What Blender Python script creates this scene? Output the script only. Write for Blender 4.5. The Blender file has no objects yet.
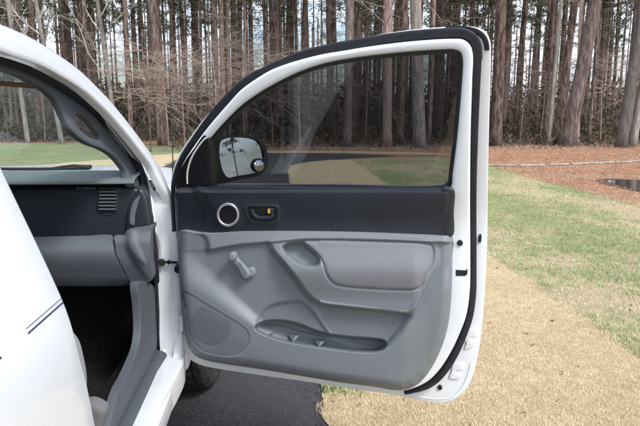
import bpy, bmesh, math, random
import numpy as np
from mathutils import Vector, Matrix
from mathutils.geometry import delaunay_2d_cdt
random.seed(7); rng = np.random.default_rng(7)
C = bpy.context.scene.collection
PI = math.pi

# ------------------------------------------------------------------ camera
F = 600.0; PITCH = math.radians(9.74); YAW = math.radians(3.8); H = 1.4
cam = bpy.data.cameras.new('camera'); cam.sensor_width = 36; cam.lens = 36*F/640; cam.clip_end = 600; cam.clip_start = .02
co = bpy.data.objects.new('camera', cam); C.objects.link(co)
co.location = (0, 0, H); co.rotation_euler = (PI/2-PITCH, 0, -YAW)
bpy.context.scene.camera = co

def ray(px, py):
    px = np.asarray(px, float); py = np.asarray(py, float)
    r = px-320; d = py-213
    f = F*math.cos(PITCH)-d*math.sin(PITCH); dn = F*math.sin(PITCH)+d*math.cos(PITCH)
    return np.stack([r*math.cos(YAW)+f*math.sin(YAW), -r*math.sin(YAW)+f*math.cos(YAW), -dn], -1)
def gnd(px, py, z=0.0):
    a = ray(px, py); t = (z-H)/a[..., 2]
    return a*t[..., None]+np.array([0, 0, H])

# ------------------------------------------------------------------ materials
def mat(name, col, rough=.5, spec=.5, coat=0, metal=0, noise=None, bump=None, emit=None):
    m = bpy.data.materials.new(name); m.use_nodes = True; nt = m.node_tree; b = nt.nodes['Principled BSDF']
    b.inputs['Base Color'].default_value = (*col, 1); b.inputs['Roughness'].default_value = rough
    b.inputs['Specular IOR Level'].default_value = spec; b.inputs['Coat Weight'].default_value = coat
    b.inputs['Coat Roughness'].default_value = .05; b.inputs['Metallic'].default_value = metal
    tc = nt.nodes.new('ShaderNodeTexCoord')
    if noise:   # (scale, colour2, lo, hi)
        n = nt.nodes.new('ShaderNodeTexNoise'); n.inputs['Scale'].default_value = noise[0]; n.inputs['Detail'].default_value = 6
        nt.links.new(tc.outputs['Object'], n.inputs['Vector'])
        r = nt.nodes.new('ShaderNodeMapRange'); r.inputs[1].default_value = noise[2]; r.inputs[2].default_value = noise[3]
        nt.links.new(n.outputs['Fac'], r.inputs[0])
        mx = nt.nodes.new('ShaderNodeMix'); mx.data_type = 'RGBA'
        mx.inputs[6].default_value = (*col, 1); mx.inputs[7].default_value = (*noise[1], 1)
        nt.links.new(r.outputs[0], mx.inputs[0]); nt.links.new(mx.outputs[2], b.inputs['Base Color'])
    if bump:    # (scale, strength, dist)
        n = nt.nodes.new('ShaderNodeTexNoise'); n.inputs['Scale'].default_value = bump[0]; n.inputs['Detail'].default_value = 4
        nt.links.new(tc.outputs['Object'], n.inputs['Vector'])
        bp = nt.nodes.new('ShaderNodeBump'); bp.inputs['Strength'].default_value = bump[1]; bp.inputs['Distance'].default_value = bump[2]
        nt.links.new(n.outputs['Fac'], bp.inputs['Height']); nt.links.new(bp.outputs[0], b.inputs['Normal'])
    return m
WHITE = mat('white_paint', (.69, .725, .755), .3, .5, .6, noise=(3, (.64, .675, .70), .4, .8), bump=(260, .05, .0006))
GREY = mat('grey_trim', (.150, .168, .184), .5, .45, noise=(5, (.165, .182, .198), .35, .7), bump=(900, .35, .0006))
GREY2 = mat('speaker_trim', (.135, .152, .17), .6, .35, bump=(1100, .5, .0008))
PADM = mat('pad_cloth', (.185, .196, .212), .8, .25, noise=(30, (.178, .188, .204), .3, .7), bump=(1500, .5, .0008))
DARK = mat('dark_trim', (.017, .021, .029), .42, .45, noise=(6, (.022, .027, .036), .35, .7), bump=(900, .35, .0006))
DARK2 = mat('bezel_trim', (.022, .027, .034), .35, .5)
BLACK = mat('black_plastic', (.008, .009, .011), .45, .4, bump=(700, .3, .0005))
RUBBER = mat('rubber_seal', (.011, .012, .019), .6, .35, noise=(40, (.02, .021, .028), .4, .75), bump=(180, .3, .0008))
TYRE = mat('tyre_rubber', (.02, .02, .021), .85, .3, noise=(20, (.045, .042, .038), .4, .7), bump=(150, .4, .001))
SILVER = mat('silver_ring', (.75, .77, .79), .28, .5, metal=.85)
STEEL = mat('steel', (.3, .3, .31), .4, .5, metal=.9, bump=(60, .3, .001))
AMBER = mat('lock_mark', (.85, .42, .01), .4)
STRIPE = mat('blue_stripe', (.03, .032, .10), .35, .5, .5)
INTGREY = mat('interior_trim', (.10, .115, .135), .6, .35, noise=(5, (.12, .135, .155), .35, .7), bump=(800, .35, .0006))
KICK = mat('kick_trim', (.075, .086, .10), .6, .35, bump=(800, .35, .0006))
LTGREY = mat('dash_top', (.12, .148, .154), .6, .3, bump=(800, .3, .0006))
SEAT = mat('seat_cloth', (.22, .225, .24), .9, .2, noise=(90, (.21, .21, .225), .3, .7), bump=(600, .6, .001))
CARPET = mat('carpet', (.014, .014, .016), .95, .1, noise=(120, (.03, .029, .028), .4, .8), bump=(500, .8, .003))
LINER = mat('headliner', (.22, .21, .20), .9, .2, bump=(700, .4, .001))
TAN = mat('shade_strip', (.30, .17, .07), .8, .2)
COWL = mat('cowl', (.03, .033, .035), .5)

def glass(name, tint, fres=1.35, rough=0.0):
    m = bpy.data.materials.new(name); m.use_nodes = True; nt = m.node_tree
    for n in list(nt.nodes): nt.nodes.remove(n)
    o = nt.nodes.new('ShaderNodeOutputMaterial'); t = nt.nodes.new('ShaderNodeBsdfTransparent'); g = nt.nodes.new('ShaderNodeBsdfGlossy')
    t.inputs[0].default_value = (*tint, 1); g.inputs['Roughness'].default_value = rough; g.inputs[0].default_value = (1, 1, 1, 1)
    ge = nt.nodes.new('ShaderNodeNewGeometry'); dt = nt.nodes.new('ShaderNodeVectorMath'); dt.operation = 'DOT_PRODUCT'
    nt.links.new(ge.outputs['Normal'], dt.inputs[0]); nt.links.new(ge.outputs['Incoming'], dt.inputs[1])
    def mth(op, a, b=None):
        q = nt.nodes.new('ShaderNodeMath'); q.operation = op
        for i, v in enumerate((a, b)):
            if v is None: continue
            if isinstance(v, (int, float)): q.inputs[i].default_value = v
            else: nt.links.new(v, q.inputs[i])
        return q.outputs[0]
    r0 = ((fres-1)/(fres+1))**2
    f = mth('ADD', mth('MULTIPLY', mth('POWER', mth('SUBTRACT', 1.0, mth('ABSOLUTE', dt.outputs['Value'])), 5.0), 1-r0), r0)
    mx = nt.nodes.new('ShaderNodeMixShader')
    nt.links.new(f, mx.inputs[0]); nt.links.new(t.outputs[0], mx.inputs[1]); nt.links.new(g.outputs[0], mx.inputs[2]); nt.links.new(mx.outputs[0], o.inputs[0])
    return m
TINT = glass('tinted_glass', (.49, .51, .52), 1.5)
CLEAR = glass('clear_glass', (.88, .93, .915), 1.3)
m = bpy.data.materials.new('mirror'); m.use_nodes = True; b = m.node_tree.nodes['Principled BSDF']
b.inputs['Metallic'].default_value = 1; b.inputs['Roughness'].default_value = .01; b.inputs['Base Color'].default_value = (.9, .92, .95, 1); MIRROR = m

# ------------------------------------------------------------------ mesh helpers
def link(name, me, m=None, parent=None, smooth=True, angle=35):
    if m is not None: me.materials.append(m)
    o = bpy.data.objects.new(name, me); C.objects.link(o)
    if smooth and len(me.polygons):
        me.polygons.foreach_set('use_smooth', [True]*len(me.polygons))
        if angle: me.set_sharp_from_angle(angle=math.radians(angle))
    if parent: o.parent = parent
    return o
def mesh_from(name, V, Fs, m=None, parent=None, smooth=True, angle=35, fix=True):
    me = bpy.data.meshes.new(name); me.from_pydata([tuple(map(float, v)) for v in V], [], [tuple(map(int, f)) for f in Fs]); me.update()
    if fix:
        bm = bmesh.new(); bm.from_mesh(me); bmesh.ops.remove_doubles(bm, verts=bm.verts, dist=1e-5)
        bmesh.ops.recalc_face_normals(bm, faces=bm.faces); bm.to_mesh(me); bm.free()
    return link(name, me, m, parent, smooth, angle)
def tag(o, label=None, cat=None, group=None, kind=None):
    if label: o['label'] = label
    if cat: o['category'] = cat
    if group: o['group'] = group
    if kind: o['kind'] = kind
    return o
def empty(name, loc=(0, 0, 0)):
    o = bpy.data.objects.new(name, None); o.location = loc; C.objects.link(o); return o

def smooth_line(P, closed=False, step=3.0):
    P = [np.array(p, float) for p in P]; n = len(P); out = []
    rngs = range(n if closed else n-1)
    for i in rngs:
        if closed: p0, p1, p2, p3 = P[i-1], P[i], P[(i+1) % n], P[(i+2) % n]
        else: p0, p1, p2, p3 = P[max(i-1, 0)], P[i], P[i+1], P[min(i+2, n-1)]
        L = np.linalg.norm(p2-p1)
        if L < 1e-9: continue
        def tj(a, b): return max(np.linalg.norm(b-a)**.5, 1e-4)
        t0 = 0; t1 = tj(p0, p1); t2 = t1+tj(p1, p2); t3 = t2+tj(p2, p3)
        if np.allclose(p0, p1): p0 = p1-(p2-p1)*.01; t1 = tj(p0, p1); t2 = t1+tj(p1, p2); t3 = t2+tj(p2, p3)
        if np.allclose(p2, p3): p3 = p2+(p2-p1)*.01; t3 = t2+tj(p2, p3)
        k = max(1, int(round(L/step)))
        for j in range(k):
            t = t1+(t2-t1)*j/k
            A1 = (t1-t)/(t1-t0)*p0+(t-t0)/(t1-t0)*p1; A2 = (t2-t)/(t2-t1)*p1+(t-t1)/(t2-t1)*p2; A3 = (t3-t)/(t3-t2)*p2+(t-t2)/(t3-t2)*p3
            B1 = (t2-t)/(t2-t0)*A1+(t-t0)/(t2-t0)*A2; B2 = (t3-t)/(t3-t1)*A2+(t-t1)/(t3-t1)*A3
            out.append((t2-t)/(t2-t1)*B1+(t-t1)/(t2-t1)*B2)
    if not closed: out.append(P[-1])
    return np.array(out)
def resample(P, n, closed=False):
    P = np.asarray(P, float)
    if closed: P = np.vstack([P, P[:1]])
    d = np.r_[0, np.cumsum(np.linalg.norm(np.diff(P, axis=0), axis=1))]
    t = np.linspace(0, d[-1], n, endpoint=not closed)
    return np.stack([np.interp(t, d, P[:, i]) for i in range(P.shape[1])], 1)
def area(P): x, y = P[:, 0], P[:, 1]; return .5*np.sum(x*np.roll(y, -1)-np.roll(x, -1)*y)
def inside(P, X, Y):
    c = np.zeros(X.shape, bool); n = len(P)
    for i in range(n):
        x1, y1 = P[i]; x2, y2 = P[(i+1) % n]
        if y1 == y2: continue
        m = ((y1 > Y) != (y2 > Y)) & (X < (x2-x1)*(Y-y1)/(y2-y1)+x1); c ^= m
    return c
def sdist(P, X, Y):   # + inside
    d = np.full(X.shape, 1e9); n = len(P)
    for i in range(n):
        a = P[i]; b = P[(i+1) % n]; ab = b-a; L = ab@ab
        if L < 1e-12: continue
        t = np.clip(((X-a[0])*ab[0]+(Y-a[1])*ab[1])/L, 0, 1)
        d = np.minimum(d, np.hypot(X-a[0]-t*ab[0], Y-a[1]-t*ab[1]))
    return np.where(inside(P, X, Y), d, -d)
def ldist(P, X, Y):
    d = np.full(X.shape, 1e9)
    for i in range(len(P)-1):
        a = P[i]; b = P[i+1]; ab = b-a; L = ab@ab
        if L < 1e-12: continue
        t = np.clip(((X-a[0])*ab[0]+(Y-a[1])*ab[1])/L, 0, 1)
        d = np.minimum(d, np.hypot(X-a[0]-t*ab[0], Y-a[1]-t*ab[1]))
    return d
def S(x): x = np.clip(x, 0, 1); return x*x*(3-2*x)
def offset(P, d):      # d>0 shrinks a CCW polygon
    s = 1 if area(P) > 0 else -1
    T = np.roll(P, -1, 0)-np.roll(P, 1, 0); T /= np.maximum(np.linalg.norm(T, axis=1), 1e-9)[:, None]
    N = np.stack([-T[:, 1], T[:, 0]], 1)*s
    return P+N*d
def triang(loops, step, extra=None, cons=()):
    """triangulate area inside loops[0] minus the others, with interior grid points"""
    pts = []; edges = []
    for L in loops:
        k = len(pts); n = len(L); pts += [tuple(p) for p in L]; edges += [(k+i, k+(i+1) % n) for i in range(n)]
    nb = len(pts); O = loops[0]
    for L in cons:
        k = len(pts); n = len(L); pts += [tuple(p) for p in L]; edges += [(k+i, k+(i+1) % n) for i in range(n)]
    if step:
        gx = np.arange(O[:, 0].min()+step*.37, O[:, 0].max(), step); gy = np.arange(O[:, 1].min()+step*.41, O[:, 1].max(), step)
        X, Y = np.meshgrid(gx, gy); X = X.ravel(); Y = Y.ravel()
        X = X+rng.uniform(-.06, .06, X.shape)*step; Y = Y+rng.uniform(-.06, .06, Y.shape)*step
        ok = sdist(O, X, Y) > step*.45
        for L in loops[1:]: ok &= sdist(L, X, Y) < -step*.45
        for L in cons: ok &= np.abs(sdist(L, X, Y)) > step*.4
        pts += list(zip(X[ok].tolist(), Y[ok].tolist()))
    if extra is not None: pts += [tuple(p) for p in extra]
    r = delaunay_2d_cdt([Vector((float(p[0]), float(p[1]))) for p in pts], edges, [], 0, 1e-7)
    V = np.array([(v[0], v[1]) for v in r[0]]); T = np.array([f for f in r[2] if len(f) == 3])
    c = V[T].mean(1); ok = inside(O, c[:, 0], c[:, 1])
    for L in loops[1:]: ok &= ~inside(L, c[:, 0], c[:, 1])
    # map loop vertices
    back = [None]*len(pts)
    for i, o in enumerate(r[3]):
        for q in o: back[q] = i
    return V, T[ok], back[:nb]

# ------------------------------------------------------------------ surface frames
class Frame:
    """surface family: w(u,v,n) -> world; px(px,py,n) -> (u,v)"""
    pass
def belt_lean(z):
    z = np.asarray(z, float); return .35*(np.logaddexp(0, (z-1.06)*40)/40)
HX, HY = -.335, 2.075
TH = math.radians(13.2)
ES = np.array([math.cos(TH), -math.sin(TH)]); NN = np.array([-math.sin(TH), -math.cos(TH)])
class Door(Frame):
    def w(s, u, v, n):
        u, v, n = np.broadcast_arrays(np.asarray(u, float), np.asarray(v, float), np.asarray(n, float)); nn = n+belt_lean(v)
        return np.stack([HX+u*ES[0]+nn*NN[0], HY+u*ES[1]+nn*NN[1], v], -1)
    def pw(s, px, py, n):
        a = ray(px, py); n = np.asarray(n, float); z = np.full(a.shape[:-1], 1.0)
        hd = -(HX*NN[0]+HY*NN[1]); an = a[..., 0]*NN[0]+a[..., 1]*NN[1]
        for _ in range(25):
            t = (n+belt_lean(z)-hd)/an; z = H+a[..., 2]*t
        return a*t[..., None]+np.array([0, 0, H])
    def px(s, px, py, n):
        p = s.pw(px, py, n); return np.stack([(p[..., 0]-HX)*ES[0]+(p[..., 1]-HY)*ES[1], p[..., 2]], -1)
class Side(Frame):
    def __init__(s, base=-.35, mirror=False): s.b = base; s.m = mirror
    def xs(s, z): return s.b-belt_lean(z)
    def w(s, u, v, n):
        u, v, n = np.broadcast_arrays(np.asarray(u, float), np.asarray(v, float), np.asarray(n, float)); x = s.xs(v)-n
        if s.m: x = 2*CX-x
        return np.stack([x, u, v], -1)
    def px(s, px, py, n):
        a = ray(px, py); z = np.full(a.shape[:-1], 1.0)
        for _ in range(40):
            t = (s.xs(z)-n)/a[..., 0]; z = H+a[..., 2]*t
        return np.stack([a[..., 1]*t, z], -1)
CX = -1.27
class YPlane(Frame):       # plane facing the camera (-Y), n toward the rear of the truck
    def __init__(s, y): s.y = y
    def w(s, u, v, n):
        u, v, n = np.broadcast_arrays(np.asarray(u, float), np.asarray(v, float), np.asarray(n, float)); return np.stack([u, s.y-n, v], -1)
    def px(s, px, py, n):
        a = ray(px, py); t = (s.y-n)/a[..., 1]; return np.stack([a[..., 0]*t, H+a[..., 2]*t], -1)
    def pw(s, px, py, n):
        q = s.px(px, py, n); return s.w(q[..., 0], q[..., 1], n)
D = Door(); SD = Side(); SM = Side(mirror=True)
def P2(fr, pts, n, closed=True, step=3.0, raw=False):
    """photo-traced outline -> smooth outline on the surface"""
    q = np.array(pts, float) if raw else smooth_line(pts, closed, step)
    return fr.px(q[:, 0], q[:, 1], n)

def slab(name, fr, loops, n0, n1, bev, m, parent, step=.03, angle=40, both=True):
    """solid plate between n0 (back) and n1 (front) on a frame, edges rounded at the front by bev"""
    V = []; Fs = []
    sg = 1 if n1 > n0 else -1; K = 3 if bev > 0 else 0
    def ringset(L, hole):
        idx = []
        lay = [(0, n0)]
        if K:
            for k in range(K+1):
                a = PI/2*k/K; lay.append((bev*(1-math.cos(a)), n1-sg*bev*(1-math.sin(a))))
        else: lay.append((0, n1))
        last = None
        for d, n in lay:
            Q = offset(L, -d if hole else d) if d else L
            st = len(V); V.extend(fr.w(Q[:, 0], Q[:, 1], n)); idx.append(st); last = Q
        N = len(L)
        for a, b in zip(idx[:-1], idx[1:]):
            for i in range(N): j = (i+1) % N; Fs.append((a+i, a+j, b+j, b+i))
        return last
    loops = [np.asarray(l) for l in loops]
    caps = [ringset(L, i > 0) for i, L in enumerate(loops)]
    v, t, _ = triang(caps, step); st = len(V); V.extend(fr.w(v[:, 0], v[:, 1], n1)); Fs.extend((t+st).tolist())
    if both:
        v, t, _ = triang(loops, step); st = len(V); V.extend(fr.w(v[:, 0], v[:, 1], n0)); Fs.extend((t+st).tolist())
    return mesh_from(name, V, Fs, m, parent, True, angle)

def field(name, fr, outline_px, fn, step, m, parent, extra=None, skirt=.03, angle=50, cons=()):
    """sculpted skin: depth fn(px,py) over a photo-traced outline, with a skirt going back"""
    V2, T, back = triang([outline_px], step, extra, cons)
    n = fn(V2[:, 0], V2[:, 1]); W = fr.pw(V2[:, 0], V2[:, 1], n)
    V = list(W); Fs = T.tolist(); N = len(outline_px); st = len(V)
    uv = fr.px(V2[:, 0], V2[:, 1], n)
    for i in range(N):
        b = back[i]; V.append(fr.w(uv[b, 0], uv[b, 1], n[b]-skirt))
    for i in range(N): j = (i+1) % N; Fs.append((back[i], back[j], st+j, st+i))
    return mesh_from(name, V, Fs, m, parent, True, angle)

def tube_data(P, R, seg=8, caps=True):
    P = np.asarray(P, float); n = len(P); R = np.broadcast_to(np.asarray(R, float), (n,))
    T = np.gradient(P, axis=0); T /= np.maximum(np.linalg.norm(T, axis=1), 1e-9)[:, None]
    up = np.array([0, 0, 1.]) if abs(T[0, 2]) < .9 else np.array([1., 0, 0])
    V = []; Fs = []; a = np.cross(T[0], up); a /= np.linalg.norm(a)
    for i in range(n):
        a = a-T[i]*(a@T[i]); a /= np.linalg.norm(a); b = np.cross(T[i], a)
        for k in range(seg):
            q = 2*PI*k/seg; V.append(P[i]+R[i]*(math.cos(q)*a+math.sin(q)*b))
    for i in range(n-1):
        for k in range(seg): l = (k+1) % seg; Fs.append((i*seg+k, i*seg+l, (i+1)*seg+l, (i+1)*seg+k))
    if caps: Fs.append(tuple(range(seg))[::-1]); Fs.append(tuple((n-1)*seg+k for k in range(seg)))
    return V, Fs
def tube(name, P, R, m, parent=None, seg=8):
    V, Fs = tube_data(P, R, seg); return mesh_from(name, V, Fs, m, parent)
def strip_tube(P, w, h, seg=10):
    return P
def box(name, lo, hi, bev, m, parent=None, rot=None):
    bm = bmesh.new(); bmesh.ops.create_cube(bm, size=1)
    lo = np.array(lo, float); hi = np.array(hi, float)
    for v in bm.verts: v.co = Vector((lo+hi)/2)+Vector([v.co[i]*(hi-lo)[i] for i in range(3)])
    if bev: bmesh.ops.bevel(bm, geom=bm.edges[:], offset=bev, segments=3, affect='EDGES', profile=.5)
    if rot: bm.transform(rot)
    me = bpy.data.meshes.new(name); bm.to_mesh(me); bm.free(); return link(name, me, m, parent)
def loft(name, curves, m, parent=None, closed=False, angle=35):
    n = len(curves[0]); V = np.concatenate(curves); Fs = []
    for a in range(len(curves)-1):
        for i in range(n if closed else n-1): j = (i+1) % n; Fs.append((a*n+i, a*n+j, (a+1)*n+j, (a+1)*n+i))
    return mesh_from(name, V, Fs, m, parent, True, angle)
def ell(cx, cy, rx, ry, n=36): t = np.linspace(0, 2*PI, n, endpoint=False); return np.stack([cx+rx*np.cos(t), cy+ry*np.sin(t)], 1)

# ================================================================== THE TRUCK
truck = empty('pickup_truck', (CX, 1.6, 0))
tag(truck, 'white pickup truck with its tinted passenger door swung wide open on the driveway', 'pickup truck')
bpy.context.view_layer.update()
TI = Matrix.Translation((-CX, -1.6, 0))

# ---- cab side with the door opening
sil = [(-30, 9), (-15, 15), (0, 22), (19, 30), (36, 38.3), (54.5, 50), (77, 66), (97, 85), (111, 100), (125, 117), (136.5, 132), (147, 146.5), (155, 158), (162, 170), (168, 184)]
silW = P2(SD, sil, 0, False, 6)
SILY, SILZ = silW[:, 0], silW[:, 1]
silW = silW[silW[:, 1] > 1.14]
outer = [(y, z) for y, z in silW] + [(2.085, 1.10), (2.09, .9), (2.09, .60), (2.085, .46), (1.9, .455), (1.2, .45), (.6, .45), (0, .45), (-.12, .47), (-.15, .6), (-.16, .9), (-.17, 1.1), (-.15, 1.3), (-.10, 1.5), (-.02, 1.565), (.2, 1.578), (.5, 1.585), (.8, 1.583)]
outer = smooth_line(outer, True, .04)
# opening: front curve parallel to the silhouette, 7.5 cm behind it
oin = silW[silW[:, 0] > 1.0][:, :]
T = np.gradient(oin, axis=0); T /= np.linalg.norm(T, axis=1)[:, None]; N_ = np.stack([T[:, 1], -T[:, 0]], 1)
h0 = oin+N_*.062
h0 = [tuple(p) for p in h0[::2] if p[1] > 1.20 and p[0] > 1.1]
bedge = [(.99, 1.50), (.982, 1.40), (.98, 1.314), (.985, 1.2), (.99, 1.1), (.997, 1.05), (1.013, .99), (1.04, .92), (1.07, .82), (1.10, .70), (1.16, .58), (1.25, .545)]
h0full = h0+[(1.995, 1.14), (2.035, 1.08), (2.04, 1.0), (2.045, .8), (2.045, .62), (2.0, .545), (1.8, .535), (1.5, .535), (1.35, .537)]+bedge[::-1]+[(1.02, 1.515)]
hole = smooth_line(h0full, True, .03)
cab_side = slab('cab_side', SD, [outer, hole], .03, 0.0, .012, WHITE, truck, .05)
slab('front_jamb', SD, [smooth_line([(2.05, .50), (2.05, .8), (2.048, 1.0), (2.03, 1.10), (2.05, 1.13), (2.09, 1.1), (2.095, .8), (2.095, .5)], True, .03)], .080, .012, .006, WHITE, truck, .03)
# inner flange (rebate) of the upper opening
bandin = [(-25, 43), (0, 51), (18.8, 58.5), (37.6, 67), (56.3, 77.3), (75, 88.5), (90.3, 100), (104.4, 114), (117.6, 128), (128.8, 142), (138.2, 156.3), (144.8, 170.4), (148, 182), (151, 196), (153.5, 214), (155.5, 232)]
bi = P2(SD, bandin, .060, False, 6)
fl_in = [tuple(p) for p in bi]+[(1.99, .985), (2.035, .93), (2.049, .86), (2.05, .75), (2.049, .58), (1.95, .535), (1.5, .53), (1.2, .545)]+[(y+.02, z) for y, z in bedge[::-1] if .6 < z < 1.45]
fl_in = smooth_line(fl_in, True, .03)
fl_out = smooth_line([(y-.0, z-.012) for y, z in silW[::3]]+[(2.06, 1.08), (2.07, .8), (2.06, .52), (1.5, .50), (1.0, .50), (.9, .8), (.9, 1.2), (.93, 1.5)], True, .04)
slab('door_opening_flange', SD, [fl_out, fl_in], .070, .058, .005, WHITE, truck, .05)
# weatherstrip on the flange
wsp = [(-25, 49), (0, 56), (18.8, 63), (37.6, 71.8), (56, 82.3), (72, 92.5), (85, 103), (100, 117), (113, 130.5), (123.8, 144.5), (132.8, 158), (139.5, 171), (142.2, 181), (145, 195), (147.5, 213), (150, 232), (151.8, 250), (154.5, 270), (156.5, 282)]
q_ = smooth_line(wsp, False, 5); qq = SD.px(q_[:, 0], q_[:, 1], .073); rad = np.full(len(qq), .0165); rad[-4:] = (.0155, .014, .012, .010)
tube('weatherstrip', SD.w(qq[:, 0], qq[:, 1], .073), rad, RUBBER, truck, 10)
tube('weatherstrip', SD.w(np.full(12, 2.045), np.linspace(.92, .575, 12), .084), .0065, RUBBER, truck, 8)
box('sill_carpet', (-.56, 1.0, .46), (-.498, 2.1, .548), .008, CARPET, truck)
# grey inner pillar trim with grab handle
trim = [(-25, 54), (0, 60), (18, 66), (37, 75), (56, 87), (75, 99), (91, 112), (105, 126), (119, 142), (129, 157), (136, 170), (138.5, 181), (139, 186), (136, 188), (131.5, 186), (129.5, 180), (127, 173), (122.3, 165.7), (113.8, 156), (102.5, 149), (89.4, 144), (80, 138), (72, 130), (66, 119), (61, 108), (56, 99.5), (50.7, 94), (37.6, 84.8), (18.8, 75.4), (0, 69.8), (-25, 66)]
gh = [(73, 117), (77, 114), (83, 116), (90, 122), (97, 131), (101, 137), (99, 139.5), (92, 138), (84, 133), (77, 126), (74, 121)]
slab('pillar_trim', SD, [P2(SD, trim, .078), P2(SD, gh, .078, step=2)], .096, .076, .006, KICK, truck, .03)
slab('pillar_backing', SD, [P2(SD, [(-25, 50), (0, 56), (40, 72), (80, 100), (118, 138), (138, 170), (140, 184), (138, 187), (133, 182), (120, 154), (106, 134), (84, 112), (62, 94), (40, 82), (0, 68), (-25, 63)], .104)], .118, .104, .004, BLACK, truck, .04)

# other side of the cab (driver side), closed
hole2 = smooth_line([(1.25, 1.49), (1.5, 1.43), (1.72, 1.32), (1.86, 1.20), (1.88, 1.14), (1.6, 1.12), (1.1, 1.12), (1.02, 1.15), (1.02, 1.3), (1.04, 1.47)], True, .04)
slab('driver_side', SM, [outer, hole2], .09, 0.0, .012, WHITE, truck, .06)
slab('driver_window', SM, [offset(hole2, -.01)], .05, .045, 0, CLEAR, truck, .08)
# roof
ys = np.linspace(-.10, 1.42, 24)
def silz(y): return float(np.interp(y, [-.10, .2, .5]+list(np.sort(SILY)), [1.50, 1.575, 1.58]+list(SILZ[np.argsort(SILY)])))
cur = []
for y in ys:
    z0 = silz(y); x0 = float(SD.xs(z0))-.012; row = []
    for t in np.linspace(0, 1, 17):
        a = t*PI; row.append((x0+(2*(CX-x0))*t, y, z0-.004+.075*math.sin(a)**.7))
    cur.append(np.array(row))
loft('roof', cur, WHITE, truck)
loft('headliner', [c-np.array([0, 0, .03]) for c in cur], LINER, truck)
# windshield following the pillar silhouette
o = np.argsort(SILZ)
def sily(z): return float(np.interp(z, SILZ[o], SILY[o]))
cur = []
for z in np.linspace(1.12, 1.545, 13):
    y0 = sily(z)-.05; x0 = float(SD.xs(z))-.108; bu = .13+.10*(1.545-z)/.4
    cur.append(np.array([(x0+2*(CX-x0)*t, y0+bu*math.sin(t*PI)**.8, z+.035*math.sin(t*PI)) for t in np.linspace(0, 1, 21)]))
loft('windshield', cur, CLEAR, truck)
# shade strip inside the header
def wsrow(z, d=.0):
    y0 = sily(z)-.05-.03; x0 = float(SD.xs(z))-.114
    return np.array([(x0+2*(CX-x0)*t, y0+(.13+.10*(1.545-z)/.4)*math.sin(t*PI)**.8, z+.035*math.sin(t*PI)) for t in np.linspace(0, 1, 21)])
loft('shade_strip', [wsrow(1.452), wsrow(1.466)], TAN, truck)
loft('shade_band', [wsrow(z) for z in (1.468, 1.49, 1.51, 1.53)], glass('shade_glass', (.45, .47, .48), 1.3), truck)
# ---- hood, cowl, fenders, front
cur = []
for y in np.linspace(2.12, 3.50, 18):
    k = (y-2.12)/1.38; zc = 1.122-.03*k-.16*max(0, k-.85)**1.5*3; row = []
    for t in np.linspace(0, 1, 25):
        s_ = math.sin(t*PI); x0 = -.40; row.append((x0+2*(CX-x0)*t, y, zc-.075+.075*min(1, s_*2.2)**.6+.012*s_))
    cur.append(np.array(row))
loft('hood', cur, WHITE, truck)
cur = [np.array([(x, y, z) for x in np.linspace(-.45, 2*CX+.45, 12)]) for y, z in ((2.15, 1.155), (2.18, 1.13), (2.2, 1.10))]
loft('cowl_panel', cur, COWL, truck)
def fender(fr, nm):
    w = [(2.10, 1.115), (2.5, 1.10), (3.0, 1.075), (3.4, 1.03), (3.55, .95), (3.58, .75), (3.55, .50), (3.42, .47)]
    w += [(2.98+.44*math.cos(a), .36+.44*math.sin(a)) for a in np.linspace(math.radians(18), math.radians(162), 14)]
    w += [(2.50, .45), (2.3, .455), (2.10, .46), (2.10, .8)]
    ff = slab(nm, fr, [smooth_line(w, True, .04)], .05, 0, .012, WHITE, truck, .06)
    w2 = np.array([(2.98+.45*math.cos(a), .36+.45*math.sin(a)) for a in np.linspace(math.radians(12), math.radians(168), 20)])
    V, Fs = tube_data(fr.w(w2[:, 0], w2[:, 1], -.005), .022, 8); mesh_from('wheel_arch_flare', V, Fs, WHITE, truck)
    return ff
fender(SD, 'front_fender'); fender(SM, 'front_fender')
box('front_bumper', (2*CX+.36, 3.42, .42), (-.36, 3.66, .64), .04, WHITE, truck)
box('radiator_grille', (2*CX+.75, 3.40, .66), (-.75, 3.55, .95), .02, BLACK, truck)
for x in (-.58, 2*CX+.58): box('headlight', (x-.17, 3.36, .70), (x+.17, 3.56, .93), .04, SILVER, truck)
# inner splash wall so that nothing shows through below
box('chassis', (-1.75, -2.6, .38), (-.75, 3.4, .48), .02, BLACK, truck)
# ---- bed
def bedside(fr):
    w = [(-.22, 1.10), (-.21, .8), (-.22, .47), (-1.0, .45)]+[(-1.42-.44*math.cos(a), .36+.44*math.sin(a)) for a in np.linspace(math.radians(162), math.radians(18), 14)][::-1][::-1]
    w = [(-.22, 1.10), (-.21, .8), (-.22, .47), (-.6, .455), (-.95, .45)]+[(-1.45+.44*math.cos(a), .36+.44*math.sin(a)) for a in np.linspace(math.radians(15), math.radians(165), 14)]+[(-1.98, .47), (-2.4, .50), (-2.5, .6), (-2.5, 1.0), (-2.48, 1.10), (-1.5, 1.12)]
    slab('bed_side', fr, [smooth_line(w, True, .05)], .06, 0, .015, WHITE, truck, .08)
bedside(SD); bedside(SM)
box('bed_floor', (2*CX+.45, -2.48, .62), (-.45, -.25, .66), .01, BLACK, truck)
box('tailgate', (2*CX+.45, -2.52, .6), (-.45, -2.45, 1.09), .015, WHITE, truck)
box('bed_front', (2*CX+.45, -.28, .6), (-.45, -.24, 1.09), .01, WHITE, truck)
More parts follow.
